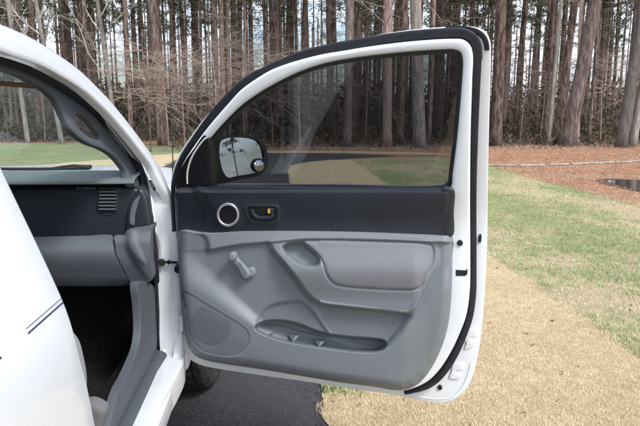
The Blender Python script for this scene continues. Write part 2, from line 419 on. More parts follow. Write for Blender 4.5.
# cab back wall
bw = float(SD.xs(1.5))-.02
loft('cab_back', [np.array([(x, -.13, .5) for x in np.linspace(-.40, 2*CX+.40, 8)]), np.array([(x, -.13, 1.1) for x in np.linspace(-.40, 2*CX+.40, 8)]), np.array([(x, -.06, 1.53) for x in np.linspace(bw, 2*CX-bw, 8)])], WHITE, truck)
loft('cab_back_lining', [np.array([(x, -.10, .5) for x in np.linspace(-.44, 2*CX+.44, 8)]), np.array([(x, -.10, 1.1) for x in np.linspace(-.44, 2*CX+.44, 8)]), np.array([(x, -.04, 1.51) for x in np.linspace(bw-.02, 2*CX-bw+.02, 8)])], LINER, truck)
# pin stripes on the cab side: real thin tape
for z0, z1, nm in ((1.0845, 1.0873, 'pin_stripe'), (1.0925, 1.0936, 'pin_stripe')):
    yy = np.array([-.14, 0, .3, .5, .7, .847]); yy2 = np.array([.856, .88, .9, .95, .97, .981])
    yy = np.linspace(-.14, .757, 20); yy2 = np.linspace(.840, .9815, 12)
    V = []; Fs = []
    for Y in (yy, yy2):
        for i in range(len(Y)):
            for z in (z0, z1): V.append(SD.w(Y[i], z, -.0006).ravel())
            k = len(V)
            if i: Fs.append((k-4, k-3, k-1, k-2))
    mesh_from(nm, V, Fs, STRIPE, truck, fix=False)

# ---- interior
fl = box('floor_carpet', (2*CX+.46, -.1, .42), (-.49, 2.35, .475), .01, CARPET, truck)
box('footwell_wall', (2*CX+.46, 2.16, .44), (-.44, 2.24, 1.10), .01, CARPET, truck)
box('floor_mat', (-1.0, 1.35, .476), (-.58, 2.0, .49), .006, CARPET, truck)
# sill: white step and grey scuff plate
sc = [gnd(px, py, .545)[:2] for px, py in [(166, 352), (158, 372), (148, 397), (137, 426), (128, 450), (96, 450), (103, 426), (117, 402), (131, 378), (143, 352)]]
class ZP(Frame):
    def w(s, u, v, n):
        u, v, n = np.broadcast_arrays(np.asarray(u, float), np.asarray(v, float), np.asarray(n, float)); return np.stack([u, v, n], -1)
    def px(s, px, py, n):
        q = gnd(px, py, n); return q[..., :2]
Z = ZP()
xa = -.415; 
scp = smooth_line([(xa, 2.06), (xa+.002, 1.9), (xa+.004, 1.6), (xa+.005, 1.2), (xa+.005, .9), (-.492, .9), (-.492, 1.2), (-.495, 1.6), (-.503, 1.9), (-.51, 2.06)], True, .05)
slab('scuff_plate', Z, [scp], .47, .562, .012, KICK, truck, .05)
for k in range(4):
    x = xa-.035-.018*k
    tube('scuff_rib', [(x, y, .562) for y in np.linspace(1.0, 1.85, 12)], .0016, KICK, truck, 6)
sill = smooth_line([(-.362, 2.08), (-.362, 1.6), (-.362, .9), (-.45, .9), (-.45, 1.6), (-.45, 2.08)], True, .06)
slab('sill_step', Z, [sill], .46, .548, .01, WHITE, truck, .06)
# kick panel curving up from the sill
kp = [(138, 284), (148, 283.5), (158.5, 285), (161, 300), (163.5, 325), (166.5, 349), (165, 360), (150, 366), (138, 362), (136, 354), (139.5, 340), (141, 325), (139.8, 303)]
kl = SD.px(np.array([138., 139.8, 141, 140.6, 138.5, 134, 127, 119]), np.array([284., 303, 322, 336, 348, 360, 376, 392]), .088)
kpoly = [tuple(q) for q in kl]+[(1.43, .60), (1.46, .565), (1.7, .56), (2.0, .56), (2.044, .60), (2.044, .70), (2.044, .79), (2.035, .80)]
slab('kick_panel', SD, [smooth_line(kpoly, True, .02)], .112, .088, .005, KICK, truck, .03)
# dashboard
YP = YPlane(1.92)
dd = smooth_line([(-.42, 1.16), (-.43, 1.02), (-.44, .92), (-.50, .87), (-.7, .865), (2*CX+.55, .865), (2*CX+.44, .92), (2*CX+.42, 1.02), (2*CX+.42, 1.155), (2*CX+.5, 1.172), (-.5, 1.172)], True, .05)
dark_lo = [(-.445, 1.150), (-.445, 1.08), (-.445, 1.0), (-.45, .982), (-.8, .978), (-1.4, .976), (2*CX+.45, .98), (2*CX+.44, 1.08), (2*CX+.44, 1.145), (-1.3, 1.155), (-.6, 1.155)]
slab('dash_panel', YP, [smooth_line(dark_lo, True, .04)], -.2, 0, .012, DARK, truck, .05)
# dash top pad: rolled front edge
rows = []
for y, py in ((2.15, 178), (2.14, 170.6), (2.05, 171.5), (1.97, 174.5), (1.92, 177.5), (1.895, 180), (1.885, 182.3), (1.884, 184), (1.888, 184.8), (1.93, 184.8)):
    z = float(YPlane(y).px(60., float(py), 0)[1])
    x0 = -.452 if y < 1.99 else -.47
    rows.append(np.array([(x, y, z) for x in np.linspace(x0, 2*CX-x0, 20)]))
pad = loft('dash_top_pad', rows, LTGREY, truck, angle=60)
# glovebox and lower dash
gb = [(-60, 238), (-10, 237.5), (40, 237), (85, 236), (112, 236), (113.5, 242), (114, 252), (118, 262), (124, 273), (131, 284), (110, 286), (60, 286), (0, 286), (-60, 286)]
def gbf(X, Y): return .004+.030*S((Y-236)/17)-.05*S((Y-254)/40)**1.0-.012*(1-S((286-Y)/5))
gbl = smooth_line(gb, True, 3)
field('glovebox', YP, gbl, gbf, 4, INTGREY, truck, skirt=.08)
de = [(114.5, 236), (125, 235.5), (126, 231), (132, 228.5), (144, 226.5), (151, 226), (150, 240), (150, 260), (151, 281), (141, 283), (133, 284.3), (126, 273), (120, 262), (116, 252), (115, 243)]
del_ = smooth_line(de, True, 2.5)
ridge = smooth_line([(124, 235), (123, 245), (127, 255), (134, 265), (145, 280)], False, 2)
facet = smooth_line([(128, 233), (136, 231), (137, 240), (144, 256), (147, 266), (138, 262), (130, 252), (127, 243)], True, 2)
def def_(X, Y):
    d = ldist(ridge, X, Y); side = X-np.interp(Y, ridge[:, 1], ridge[:, 0]); fd = sdist(facet, X, Y)
    return .01+.018*S((Y-230)/14)-.04*S((Y-254)/40)+.011*S(side/6)+.008*S(fd/3)
field('dash_end_cap', YP, del_, def_, 2.0, INTGREY, truck, skirt=.08)
box('dash_understructure', (2*CX+.45, 2.06, .84), (-.47, 2.15, 1.0), .01, BLACK, truck)
slab('dash_lower_cover', YPlane(2.03), [smooth_line([(-.45, 1.02), (-.46, .83), (-.55, .825), (-1.2, .825), (2*CX+.45, .83), (2*CX+.42, 1.02)], True, .05)], -.1, 0, .01, BLACK, truck, .06)
# dash corner below the pillar
slab('dash_corner', YP, [P2(YP, [(127, 236), (126, 222), (128, 207), (133, 196), (139, 189), (145, 195), (149, 212), (150, 226), (140, 228)], .02)], -.03, .016, .008, DARK2, truck, .03)
slab('dash_corner_strip', YP, [P2(YP, [(129, 225), (129, 213), (133, 201), (139, 196), (137, 205), (134, 216), (133, 226)], .03, step=2)], .0, .022, .004, INTGREY, truck, .03)
# vent
vb = P2(YP, [(98.5, 188), (118, 188), (118.5, 189), (116.5, 211), (115.5, 212), (97.5, 211.5), (96.5, 210), (98, 189)], .01, raw=True)
vent = slab('air_vent', YP, [resample(vb, 60, True)], -.002, .006, .002, DARK2, truck, .02)
slab('vent_opening', YP, [resample(P2(YP, [(99.6, 189.2), (117.2, 189.2), (115.3, 210.7), (98.3, 210.7)], .01, raw=True), 50, True)], .004, .0066, 0, BLACK, vent, .02)
for k in range(6):
    y = 191.2+k*3.5
    q = P2(YP, [(99.4-.06*(y-189), y), (117.0-.08*(y-189), y), (116.9-.08*(y-189), y+1.25), (99.3-.06*(y-189), y+1.25)], .012, raw=True)
    slab('vent_slat', YP, [resample(q, 30, True)], .004, .012, .0008, INTGREY, vent, 0)
slab('vent_wheel', YP, [P2(YP, ell(107, 214.6, 3.6, 1.2, 16), .005, raw=True)], -.001, .003, .001, DARK2, truck, 0)
# small airbag lettering
cu = bpy.data.curves.new('t', 'FONT'); cu.body = 'SRS AIRBAG'; cu.size = .0115; cu.extrude = .0003; cu.align_x = 'CENTER'; cu.align_y = 'CENTER'
to = bpy.data.objects.new('t', cu); C.objects.link(to); bpy.context.view_layer.update()
me = bpy.data.meshes.new_from_object(to); bpy.data.objects.remove(to)
q = YP.pw(np.array([86.]), np.array([188.5]), .001)[0]
me.transform(Matrix.Translation(q)@Matrix.Rotation(PI/2, 4, 'X')); link('airbag_lettering', me, mat('letter_grey', (.10, .11, .12), .6), truck, False)
# wiper
wi = empty('wiper', (0, 0, 0)); wi.parent = truck
def wpt(px, py, y): return YPlane(y).pw(np.array([float(px)]), np.array([float(py)]), 0)[0]
bpy.data.objects.remove(wi)
w0 = [wpt(-20, 168.5, 2.26), wpt(10, 169.0, 2.27), wpt(40, 169.0, 2.28), wpt(70, 168.6, 2.28), wpt(90, 168.3, 2.28)]
wiper = tube('wiper', w0, .006, BLACK, truck, 8)
tube('wiper_arm', [wpt(50, 168.4, 2.265), wpt(62, 166.8, 2.26), wpt(73, 165.6, 2.26), wpt(86, 166.6, 2.26)], [.003, .0045, .005, .007], BLACK, wiper, 8)
q = wpt(85, 167.4, 2.26); box('wiper_pivot', q-np.array([.022, .02, .009]), q+np.array([.022, .02, .009]), .008, BLACK, wiper)
# seats
def seat(x):
    s = box('seat_cushion', (x-.27, .60, .50), (x+.27, 1.235, .77), .07, SEAT, truck)
    r = Matrix.Translation((x, .60, .68))@Matrix.Rotation(math.radians(14), 4, 'X')
    bk = box('seat_back', (-.26, -.09, 0), (.26, .06, .66), .06, SEAT, s, r)
    r2 = Matrix.Translation((x, .44, 1.33))@Matrix.Rotation(math.radians(8), 4, 'X')
    box('headrest', (-.12, -.05, 0), (.12, .05, .16), .04, SEAT, s, r2)
seat(-.775); seat(2*CX+.86)
# the seat's front corner and side bolster seen beside the pillar
slab('seat_bolster', YPlane(1.28), [P2(YPlane(1.28), [(66, 325), (75, 331), (81, 340), (85, 355), (88, 372), (88, 392), (86, 430), (56, 430), (56, 330)], 0)], .01, .03, .012, SEAT, truck, .03)
slab('seat_valance', YPlane(1.20), [P2(YPlane(1.20), [(84, 400), (94, 396.5), (104, 400), (109, 405), (107, 415), (99, 432), (82, 432)], 0)], .0, .03, .015, mat('valance', (.13, .132, .14), .8, .2), truck, .03)
# ---- front wheel
def wheel(x, y, steer, side):
    w = empty('wheel', (x, y, .36)); w.parent = truck; w.location = (x-CX, y-1.6, .36); w.rotation_euler = (0, 0, steer)
    n = 96; prof = [(-.075, .235), (-.105, .25), (-.118, .29), (-.115, .325), (-.100, .348)]
    tr = [(-.092, .357), (-.066, .360), (-.064, .351), (-.052, .351), (-.050, .361), (-.018, .362), (-.016, .352), (-.006, .352), (-.004, .362)]
    full = prof+tr+[(-a, b) for a, b in tr[::-1]]+[(-a, b) for a, b in prof[::-1]]
    V = []; Fs = []; m_ = len(full)
    for i in range(n):
        a = 2*PI*i/n
        for j, (xx, r) in enumerate(full):
            rr = r
            if r > .355 and i % 3 == (0 if abs(xx) < .03 else 1): rr = r-.008
            V.append((xx, rr*math.cos(a), rr*math.sin(a)))
    for i in range(n):
        k = (i+1) % n
        for j in range(m_-1): Fs.append((i*m_+j, k*m_+j, k*m_+j+1, i*m_+j+1))
    mesh_from('tyre', V, Fs, TYRE, w, angle=25)
    rp = [(.03*side, .0), (.05*side, .03), (.055*side, .06), (.03*side, .10), (.045*side, .17), (.06*side, .20), (.085*side, .225), (.095*side, .24), (-.08*side, .24)]
    V = []; Fs = []; m_ = len(rp)
    for i in range(48):
        a = 2*PI*i/48
        for xx, r in rp: V.append((xx, r*math.cos(a), r*math.sin(a)))
    for i in range(48):
        k = (i+1) % 48
        for j in range(m_-1): Fs.append((i*m_+j, k*m_+j, k*m_+j+1, i*m_+j+1))
    mesh_from('rim', V, Fs, STEEL, w)
wheel(-.445, 2.98, math.radians(-6), 1); wheel(2*CX+.445, 2.98, math.radians(-6), -1); wheel(-.47, -1.45, 0, 1); wheel(2*CX+.47, -1.45, 0, -1)
for o_ in [o for o in C.objects if o.name.startswith('wheel') and o.type == 'EMPTY']: pass
# antenna on the fender
an = tube('antenna', [(-.425, 2.42, 1.09), (-.425, 2.42, 1.14), (-.427, 2.43, 1.2), (-.433, 2.46, 1.5), (-.44, 2.49, 1.80)], [.014, .008, .0022, .0018, .0012], BLACK, truck, 8)
# hinges, check strap on the front jamb
for z in (1.0, .66):
    hg = box('hinge', (-.362, 2.037, z-.03), (-.345, 2.052, z+.03), .004, WHITE, truck)
    tube('hinge_pin', [(-.343, 2.045, z-.035), (-.343, 2.045, z+.035)], .009, STEEL, hg, 10)
q0 = YPlane(2.04).pw(np.array([161.5]), np.array([262.]), 0)[0]; q1 = D.pw(np.array([177.]), np.array([262.5]), .06)[0]
ck = tube('door_check', [q0, q1], .0045, BLACK, truck, 8)
tube('door_check_bolt', [q0+np.array([0, -.0, 0]), q0+np.array([.004, -.014, 0])], .0125, BLACK, ck, 10)
tube('door_check_collar', [q0*.55+q1*.45, q0*.50+q1*.50], .008, BLACK, ck, 10)
tube('wiring_boot', [(-.36, 2.045, .86), (-.335, 2.03, .855), (-.315, 2.03, .85)], .016, RUBBER, truck, 12)
# small white screws / plugs on jamb
for pz in (): tube('jamb_plug', [(-.385, 2.046, pz), (-.385, 2.040, pz)], .008, WHITE, truck, 12)

# ================================================================== THE DOOR
o_sil = [(171.4, 200), (170.6, 190), (171.2, 178), (175.4, 162.5), (183, 148), (191.5, 135.5), (203, 120), (216, 105), (230, 92), (245, 79.5), (262, 68.5), (280, 59.5), (302, 51), (330, 43.5), (362, 37.5), (400, 31), (440, 27), (465, 25.8), (478, 27.5), (486, 32), (490.3, 41), (491, 56), (490.3, 85), (489.3, 120), (488, 180), (487, 250), (485, 290), (482.5, 322), (480, 343), (477, 360), (472, 378), (465, 391), (454, 400), (440, 403), (424, 400.8), (400, 396), (340, 387), (300, 381), (250, 374), (215, 368.5), (200, 365), (191, 360), (185, 352), (181, 335), (178.5, 310), (176, 280), (173.6, 240)]
skin_loop = P2(D, o_sil, .012)
glass_px = [(213, 137), (222, 127), (240, 111), (262, 95), (285, 82), (310, 71), (340, 62.5), (380, 56.5), (420, 53), (445, 51.5), (455, 52), (459, 55), (459.5, 62), (457, 100), (452, 145), (447.5, 183), (446, 190), (440, 192), (330, 192), (230, 191), (200, 190), (193, 187), (196, 170), (203, 152)]
gl_hole_skin = P2(D, [(208, 143), (222, 127), (240, 111), (262, 95), (285, 82), (310, 71), (340, 62.5), (380, 56.5), (420, 53), (445, 51.5), (455, 52), (459, 55), (459.5, 62), (457, 100), (452, 145), (447.5, 181), (444, 184), (330, 184), (230, 184), (212, 184), (205, 180), (203, 160)], .012)
skin = slab('door', D, [skin_loop, gl_hole_skin], 0.0, .014, .004, WHITE, truck, .03)
tag(skin)
door = skin
# raised inner frame, white: band round the window and the sheet round the trim
in_out = [(176.5, 232), (174.5, 205), (175, 186), (179, 171), (186, 157), (194, 145), (205, 130), (217, 115.5), (228, 103), (240, 90), (255, 79), (270, 70), (285, 64), (303, 58.5), (324, 53.5), (345, 50), (366, 46.5), (400, 42), (430, 39.3), (452, 38.3), (463, 39), (470, 44), (473, 53), (472.5, 80), (471, 130), (470.3, 200), (470.5, 260), (470, 292), (466.5, 316), (460, 334), (451, 353), (440, 370), (428, 382), (414, 389), (402, 391.5), (340, 383.5), (300, 377), (250, 369), (215, 364.5), (203, 361), (192, 354), (185, 340), (182, 318), (179.5, 290), (178, 262)]
# window opening of inner frame
wo = [(207, 142), (212, 135.5), (222, 124), (240, 106), (255, 95), (275, 83), (300, 71), (324, 63), (350, 58), (380, 54), (420, 50.3), (440, 49.2), (454, 49), (461, 52), (463, 59), (461.5, 90), (457, 140), (452.5, 176), (451.5, 186), (444, 190), (330, 190), (215, 190), (205, 189), (202, 180), (202, 160)]
pkh = [(246, 322), (262, 312), (300, 300), (330, 318), (360, 325), (394, 332), (396, 352), (380, 361), (355, 361), (300, 354), (262, 344)]
frame_ = slab('door_frame', D, [P2(D, in_out, .07), P2(D, wo, .07), P2(D, pkh, .07)], .013, .072, .010, WHITE, door, .03)
# window run channel: black lining inside the opening
def ring(name, px_out, d, n0, n1, bev, m, par):
    a = P2(D, px_out, n1); return slab(name, D, [a, offset(a, d)], n0, n1, bev, m, par, 0)
ring('window_channel', wo, .0095, .02, .062, .002, BLACK, door)
# glass
gp = slab('window_glass', D, [offset(P2(D, wo, .045), .004)], .040, .044, 0, TINT, door, .04)
# black main weatherstrip that runs round the frame
sealc = [(173.6, 232), (172.2, 200), (172.8, 183), (176.6, 167.3), (184.2, 152.2), (192.5, 140.5), (204, 125), (216.5, 110), (229, 97.5), (242, 85), (258, 74), (275, 65.5), (300, 56), (330, 48.5), (362, 42.5), (400, 36.5), (440, 33), (462, 32.5), (471, 36), (476, 43), (477.5, 55), (476.5, 85), (475, 130), (473.7, 200), (473.8, 260), (473.3, 295), (470, 318), (463.5, 337), (455, 356), (444, 373), (431, 385.5), (416, 392), (404, 394)]
sealc = smooth_line(sealc, False, 3)
def band(name, path_px, hw, n0, n1, m, par, bev=.004):
    """band of half-width hw(t) px along a traced path"""
    P = np.array(path_px); T = np.gradient(P, axis=0); T /= np.linalg.norm(T, axis=1)[:, None]; N = np.stack([-T[:, 1], T[:, 0]], 1)
    w = np.array([hw(i/(len(P)-1), P[i]) for i in range(len(P))])[:, None]
    loop = np.vstack([P+N*w, (P-N*w)[::-1]])
    return slab(name, D, [D.px(loop[:, 0], loop[:, 1], n1)], n0, n1, bev, m, par, 0)
def shw(t, p):
    x, y = p
    if y < 60 and x > 200: return 5.2
    if y > 376 and x > 260: return .7+2.4*np.clip((x-404)/34, 0, 1)
    if x < 260: return 2.0+3.2*np.clip((x-178)/50, 0, 1)
    return 4.4-1.3*np.clip((y-60)/120, 0, 1)
seal = band('door_weatherstrip', sealc, shw, .010, .050, RUBBER, door, .007)
# outer lip seal at the top corner
band('corner_seal', smooth_line([(446, 29.5), (465, 28.8), (476, 31), (483, 36), (486.5, 43), (487.3, 50)], False, 2), lambda t, p: 3.4*(1-.35*t), .012, .022, RUBBER, door, .002)
# sheet-metal details on the rear edge
for (cx_, cy_, r) in ((460, 243, 2.9), (440, 388, 2.4)):
    b_ = slab('bolt', D, [P2(D, ell(cx_, cy_, r, r*1.05, 20), .075 if cx_ > 450 else .02, raw=True)], .07 if cx_ > 450 else .012, .078 if cx_ > 450 else .02, .002, BLACK, door, 0)
slab('latch', D, [resample(P2(D, [(456, 270), (466, 270.5), (467.5, 268.5), (467.5, 274), (465.5, 276), (456, 276)], .074, raw=True), 40, True)], .06, .0735, .0, BLACK, door, 0)
slab('rubber_stop', D, [P2(D, [(479.5, 235), (481, 234), (481.6, 238), (480.6, 243), (479, 242.5), (478.8, 238)], .02, step=1.5)], .012, .02, .001, BLACK, door, 0)
slab('drain_plug', D, [P2(D, ell(470.5, 262, 1.2, 3.5, 16), .055, raw=True)], .04, .056, 0, RUBBER, door, 0)
for pts in ([(466, 331), (477, 329), (476, 336), (470, 338), (475, 341), (473, 347), (464, 349), (466, 343), (463, 338)], [(453, 364), (464, 363), (462.5, 370), (455, 371), (462, 374), (459, 379), (449, 378), (451, 372)]):
    slab('pressed_rib', D, [P2(D, pts, .016, step=1.5)], .012, .019, .0035, WHITE, door, 0)
ring_px = [(404, 396), (420, 397.5), (438, 399.5), (450, 397.5), (459, 391.5), (466, 380), (471, 363)]
band('hem_fold', smooth_line(ring_px, False, 3), lambda t, p: .5, .012, .0165, WHITE, door, .0012)

# ---- sail (mirror bracket) trim, black triangle
sail = [(206, 138), (199, 147), (191, 160), (187.5, 172), (187, 184), (195, 188), (211, 189), (212.5, 180), (212, 160), (210.5, 145), (209, 138)]
slab('mirror_sail_trim', D, [P2(D, sail, .085)], .03, .086, .006, BLACK, door, .02)
sail2 = [(187, 184), (187, 173), (190.5, 159.5), (198, 146.5), (205, 138.2)]
band('sail_edge_bead', smooth_line(sail2, False, 2), lambda t, p: .7, .07, .089, WHITE, door, .001)
slab('sail_backing', D, [P2(D, [(205, 135), (194, 149), (184, 163), (178, 176), (177, 190), (190, 192), (200, 188), (206, 160)], .074)], .05, .0775, .002, BLACK, door, .02)

# ---- mirror outside the door
mc = D.w(.145, 1.235, -.13)
a_ = math.radians(24); mn2 = math.cos(a_)*ES+math.sin(a_)*NN; mn = np.array([mn2[0], mn2[1], .10]); mn /= np.linalg.norm(mn)
def mpt(px, py, off):
    a = ray(px, py); pc = mc+mn*off; t = ((pc-np.array([0, 0, H]))@mn)/(a@mn); return a*t[..., None]+np.array([0, 0, H])
mg = [(219.5, 148), (221, 141.5), (226, 138.5), (235, 137.4), (250, 138.2), (258, 141.3), (262, 147), (264, 156), (264.6, 165), (262, 170.5), (255, 173), (240, 175.5), (228, 177.3), (223.5, 172), (220.5, 162)]
mh = [(209, 150), (210, 141.5), (220, 137.5), (235, 135.2), (250, 136), (259, 138.8), (265, 145), (267.7, 155), (268, 164), (265, 171.5), (258, 176), (240, 179.5), (224, 183), (212, 183), (208.5, 170)]
mgl = smooth_line(mg, True, 2); mhl = resample(smooth_line(mh, True, 2), 80, True)
W = mpt(mhl[:, 0], mhl[:, 1], .004); cen = W.mean(0)
curs = [resample(mpt(mgl[:, 0], mgl[:, 1], -.004), 80, True)]
i0 = np.argmin(np.linalg.norm(curs[0]-W[0], axis=1)); curs[0] = np.roll(curs[0], -i0, 0)
curs.append(resample(mpt(mgl[:, 0], mgl[:, 1], .006), 80, True)); curs[1] = np.roll(curs[1], -i0, 0)
curs.append(W)
for k, (sc_, dp) in enumerate(((1.02, .02), (1.0, .05), (.92, .09), (.75, .12), (.45, .14), (.05, .147))):
    curs.append(cen+(W-cen)*sc_-mn*dp)
housing = loft('mirror_housing', curs, BLACK, door, closed=True, angle=50)
v2, t2, _ = triang([mgl], 6)
mesh_from('mirror_glass', mpt(v2[:, 0], v2[:, 1], .001), t2, MIRROR, door)
# small convex mirror
bs = ell(259, 165.3, 5.6, 6.2, 28); rows = []
for k in range(7):
    f_ = math.cos(k/6*PI/2*.999); hh = .003+.009*math.sin(k/6*PI/2)
    q = np.stack([259+(bs[:, 0]-259)*f_, 165.3+(bs[:, 1]-165.3)*f_], 1); rows.append(mpt(q[:, 0], q[:, 1], hh))
loft('blind_spot_mirror', rows, MIRROR, door, closed=True, angle=80)
bo = ell(259, 165.3, 6.6, 7.1, 28)
loft('blind_spot_rim', [mpt(bo[:, 0], bo[:, 1], .0), mpt(bo[:, 0], bo[:, 1], .006), mpt(bs[:, 0], bs[:, 1], .006), mpt(bs[:, 0], bs[:, 1], .001)], BLACK, door, closed=True)
# arm from housing to the sail
A0 = D.w(.05, 1.16, .01); A1 = cen-mn*.05+np.array([-.03, 0, -.03])
tube('mirror_arm', [A0, A0*.5+A1*.5+np.array([0, .01, 0]), A1], [.035, .032, .035], BLACK, door, 12)
# outside door handle
hnd = D.w(np.linspace(.88, 1.02, 8), 1.0, -.035); tube('outer_handle', hnd, .012, WHITE, door, 10)

# ---- upper dark trim
up = [(175, 191), (179, 185), (186, 183), (196, 185.5), (215, 186.8), (250, 187.8), (330, 188.5), (400, 188.6), (440, 188), (449, 188.4), (453.5, 190.5), (453.5, 205), (452.5, 225), (452.2, 238), (452, 244), (442, 243), (400, 242), (360, 240), (300, 239), (240, 239), (200, 241), (178, 239), (176.3, 230), (175.2, 210)]
upl = smooth_line(up, True, 2.5)
fold = smooth_line([(170, 178), (186, 181), (197, 192), (205, 206), (208, 220), (206, 240), (206, 260), (160, 260), (160, 180)], True, 2)
def upf(X, Y):
    dr = sdist(fold, X, Y)
    n = .096+.022*S((Y-186.5)/7)-.006*S((Y-200)/26)
    n = n-.020*S((dr+6)/10)
    dd_ = sdist(upl, X, Y); n = n-.012*(1-np.sqrt(np.clip(1-(1-np.clip(dd_/4, 0, 1))**2, 0, 1)))
    # low moulded swell around the pull handle
    e = smooth_line([(213, 207), (217, 202), (240, 200.5), (278, 202), (283, 207), (283, 220), (279, 227), (240, 229), (218, 229), (213, 222)], True, 3)
    return n+.003*S(sdist(e, X, Y)/4)-.010*S((X-446)/8)
field('upper_trim', D, upl, upf, 2.2, DARK, door, skirt=.03)
# end tab of the belt trim
slab('belt_end_cap', D, [P2(D, [(443, 188.3), (450, 187.8), (454.3, 190), (454, 212), (452.8, 236), (444.5, 235.5), (445.5, 212)], .112, step=2)], .06, .114, .006, DARK2, door, .02)
# inner belt seal
band('belt_seal', smooth_line([(208, 188), (260, 189), (340, 190), (400, 190), (444, 189.5)], False, 5), lambda t, p: 1.6, .045, .094, RUBBER, door, .003)

# ---- lower grey trim (sculpted)
divx = np.array([170, 178, 200, 220, 240, 300, 360, 400, 442, 460.]); divy = np.array([231, 231.5, 233.5, 233, 231.8, 231.5, 232.5, 234, 236, 236.8])
crx = np.array([170, 205, 212, 225, 240, 270, 300, 340, 400, 435, 460.]); cry = np.array([250, 249, 248.5, 246, 243.5, 241, 238.2, 238.2, 239.6, 241, 242.])
low = [(x, y) for x, y in zip(divx[1:-1], divy[1:-1])]+[(452.3, 237), (452.3, 260), (452, 285), (451, 303), (448.8, 322), (444, 341), (436, 360), (426, 376), (415, 386), (402, 390.3), (370, 386.3), (340, 382.3), (300, 375.7), (260, 369), (225, 364), (207, 360.5), (196, 356), (188.5, 347), (184.5, 334), (182, 315), (180, 292), (178.4, 262), (177.2, 240)]
def closepath(P, step): return smooth_line(P, True, step)
lowl = closepath(low, 2.2)
ext = np.array([(177.2, 150), (452.3, 150)]+[tuple(p) for p in low[9:]])
arm = smooth_line([(266, 240), (300, 237), (380, 238.5), (436, 240), (441, 250), (440, 266), (432, 284), (424, 298), (415, 313), (405, 318), (360, 313), (322, 308), (313, 305), (303, 296), (292, 281), (280, 266), (269, 252)], True, 3)
cup = smooth_line([(282, 247), (287, 243), (295, 241.5), (304, 242), (309, 247), (316, 252.5), (320, 258), (319.5, 264), (315, 267), (306, 266.5), (297, 263), (290, 258), (284, 252)], True, 2)
padp = smooth_line([(303.5, 241), (315, 240), (340, 240), (380, 241.3), (410, 242.4), (425, 243.3), (431.5, 246), (433.2, 252), (432.5, 261), (429.5, 269), (424, 278), (420.5, 286.5), (414, 289.6), (400, 289.8), (370, 288.5), (345, 286.4), (335, 284), (329.5, 279), (326, 272), (324, 264), (320, 256.5), (312, 248.5)], True, 2)
arch = smooth_line([(255, 324), (258, 315), (263, 308), (272, 303), (285, 300.2), (302, 300), (313, 309), (325, 325), (332, 338), (300, 334), (280, 328), (262, 326)], True, 3)
pock = smooth_line([(254, 328), (258, 323.5), (268, 320.4), (285, 320.4), (300, 324), (315, 330), (330, 334), (350, 336.5), (372, 338.2), (383, 340), (387.3, 344), (384, 349.5), (374, 352.4), (355, 352), (330, 349), (300, 344.5), (280, 340.5), (264, 335)], True, 2)
wallp = smooth_line([(313, 305.5), (340, 308), (380, 312), (414, 316), (406, 326), (396, 338), (388, 346), (384, 352), (340, 345), (325, 334), (316, 318)], True, 3)
spk = smooth_line([(181, 289), (190, 293), (203, 301), (220, 311), (238, 322), (248, 330), (250.5, 339), (247, 348), (240, 355), (228, 357.3), (212, 355.5), (200, 351), (191, 342), (186.5, 330), (184, 312)], True, 3)
ridx = np.array([170, 180, 195, 215, 235, 255, 262, 280, 300, 330, 355, 374, 388, 400, 415, 430, 450.]); ridy = np.array([280, 284, 291, 303, 316, 329, 334, 341, 345.5, 350, 353, 353.5, 349, 338, 320, 305, 290.])
seamx = np.array([300, 313, 340, 380, 414, 430.]); seamy = np.array([302, 305, 308, 312, 316, 318.])
tri_f = smooth_line([(176, 232), (203, 235), (209, 250), (188, 267), (178, 275)], True, 3)
def lowf(X, Y):
    de = sdist(ext, X, Y); r = 10.0
    n = .080+.040*np.sqrt(np.clip(1-(1-np.clip(de/r, 0, 1))**2, 0, 1))
    n = n-.010*(1-S((Y-np.interp(X, divx, divy))/2.0))*0
    dv = np.interp(X, divx, divy); cr = np.interp(X, crx, cry)
    t = (Y-dv)/(cr-dv+.001)
    mask = S((X-203)/8)
    n = n+(.013*np.clip(t, 0, 1)*mask+.002)*(1-S((Y-cr)/3.2))
    # left facet: slightly recessed wedge
    n = n-.007*S((sdist(tri_f, X, Y)+2)/5)
    # slope that rises to the ridge above the speaker
    rd = np.interp(X, ridx, ridy); up_w = np.interp(X, [180, 262, 300, 375, 400, 430], [42, 16, 5, 5, 16, 28])
    n = n+.026*S((Y-rd+up_w)/up_w)*(1-.4*S((X-400)/30))
    n = n-.014*S((Y-rd-14)/50)
    # armrest
    da = sdist(arm, X, Y); prof = .30+.70*S((Y-238)/34)
    wl = np.where(X < 320, 7.5, 6.0)
    k = S(da/wl)*(1-.75*S((X-412)/28))
    n = n+.050*k*prof*(1-S((Y-np.interp(X, seamx, seamy)+3)/4.5)*.75)
    n = n-.018*S((Y-272)/30)*S(da/8)
    n = n-.042*S((sdist(cup, X, Y)+1)/5)
    # groove round pad
    n = n-.006*np.exp(-(sdist(padp, X, Y)/1.4)**2)
    n = n-.011*S((sdist(arch, X, Y))/5)*(1-k)
    n = n-.006*S(sdist(wallp, X, Y)/7)
    dp_ = sdist(pock, X, Y); n = n-.055*S((dp_+.7)/3.1)
    n = n-.005*S(sdist(spk, X, Y)/2.5)
    return n
def rs(P, step): 
    L = np.sum(np.linalg.norm(np.diff(np.vstack([P, P[:1]]), axis=0), axis=1)); return resample(P, max(12, int(L/step)), True)
cons = [rs(offset(rs(pock, 1.2), d), 1.3) for d in (-.7, .3, 1.3, 2.4)]
lower = field('lower_trim', D, rs(lowl, 1.1), lowf, .85, GREY, door, skirt=.05, angle=None, cons=cons)
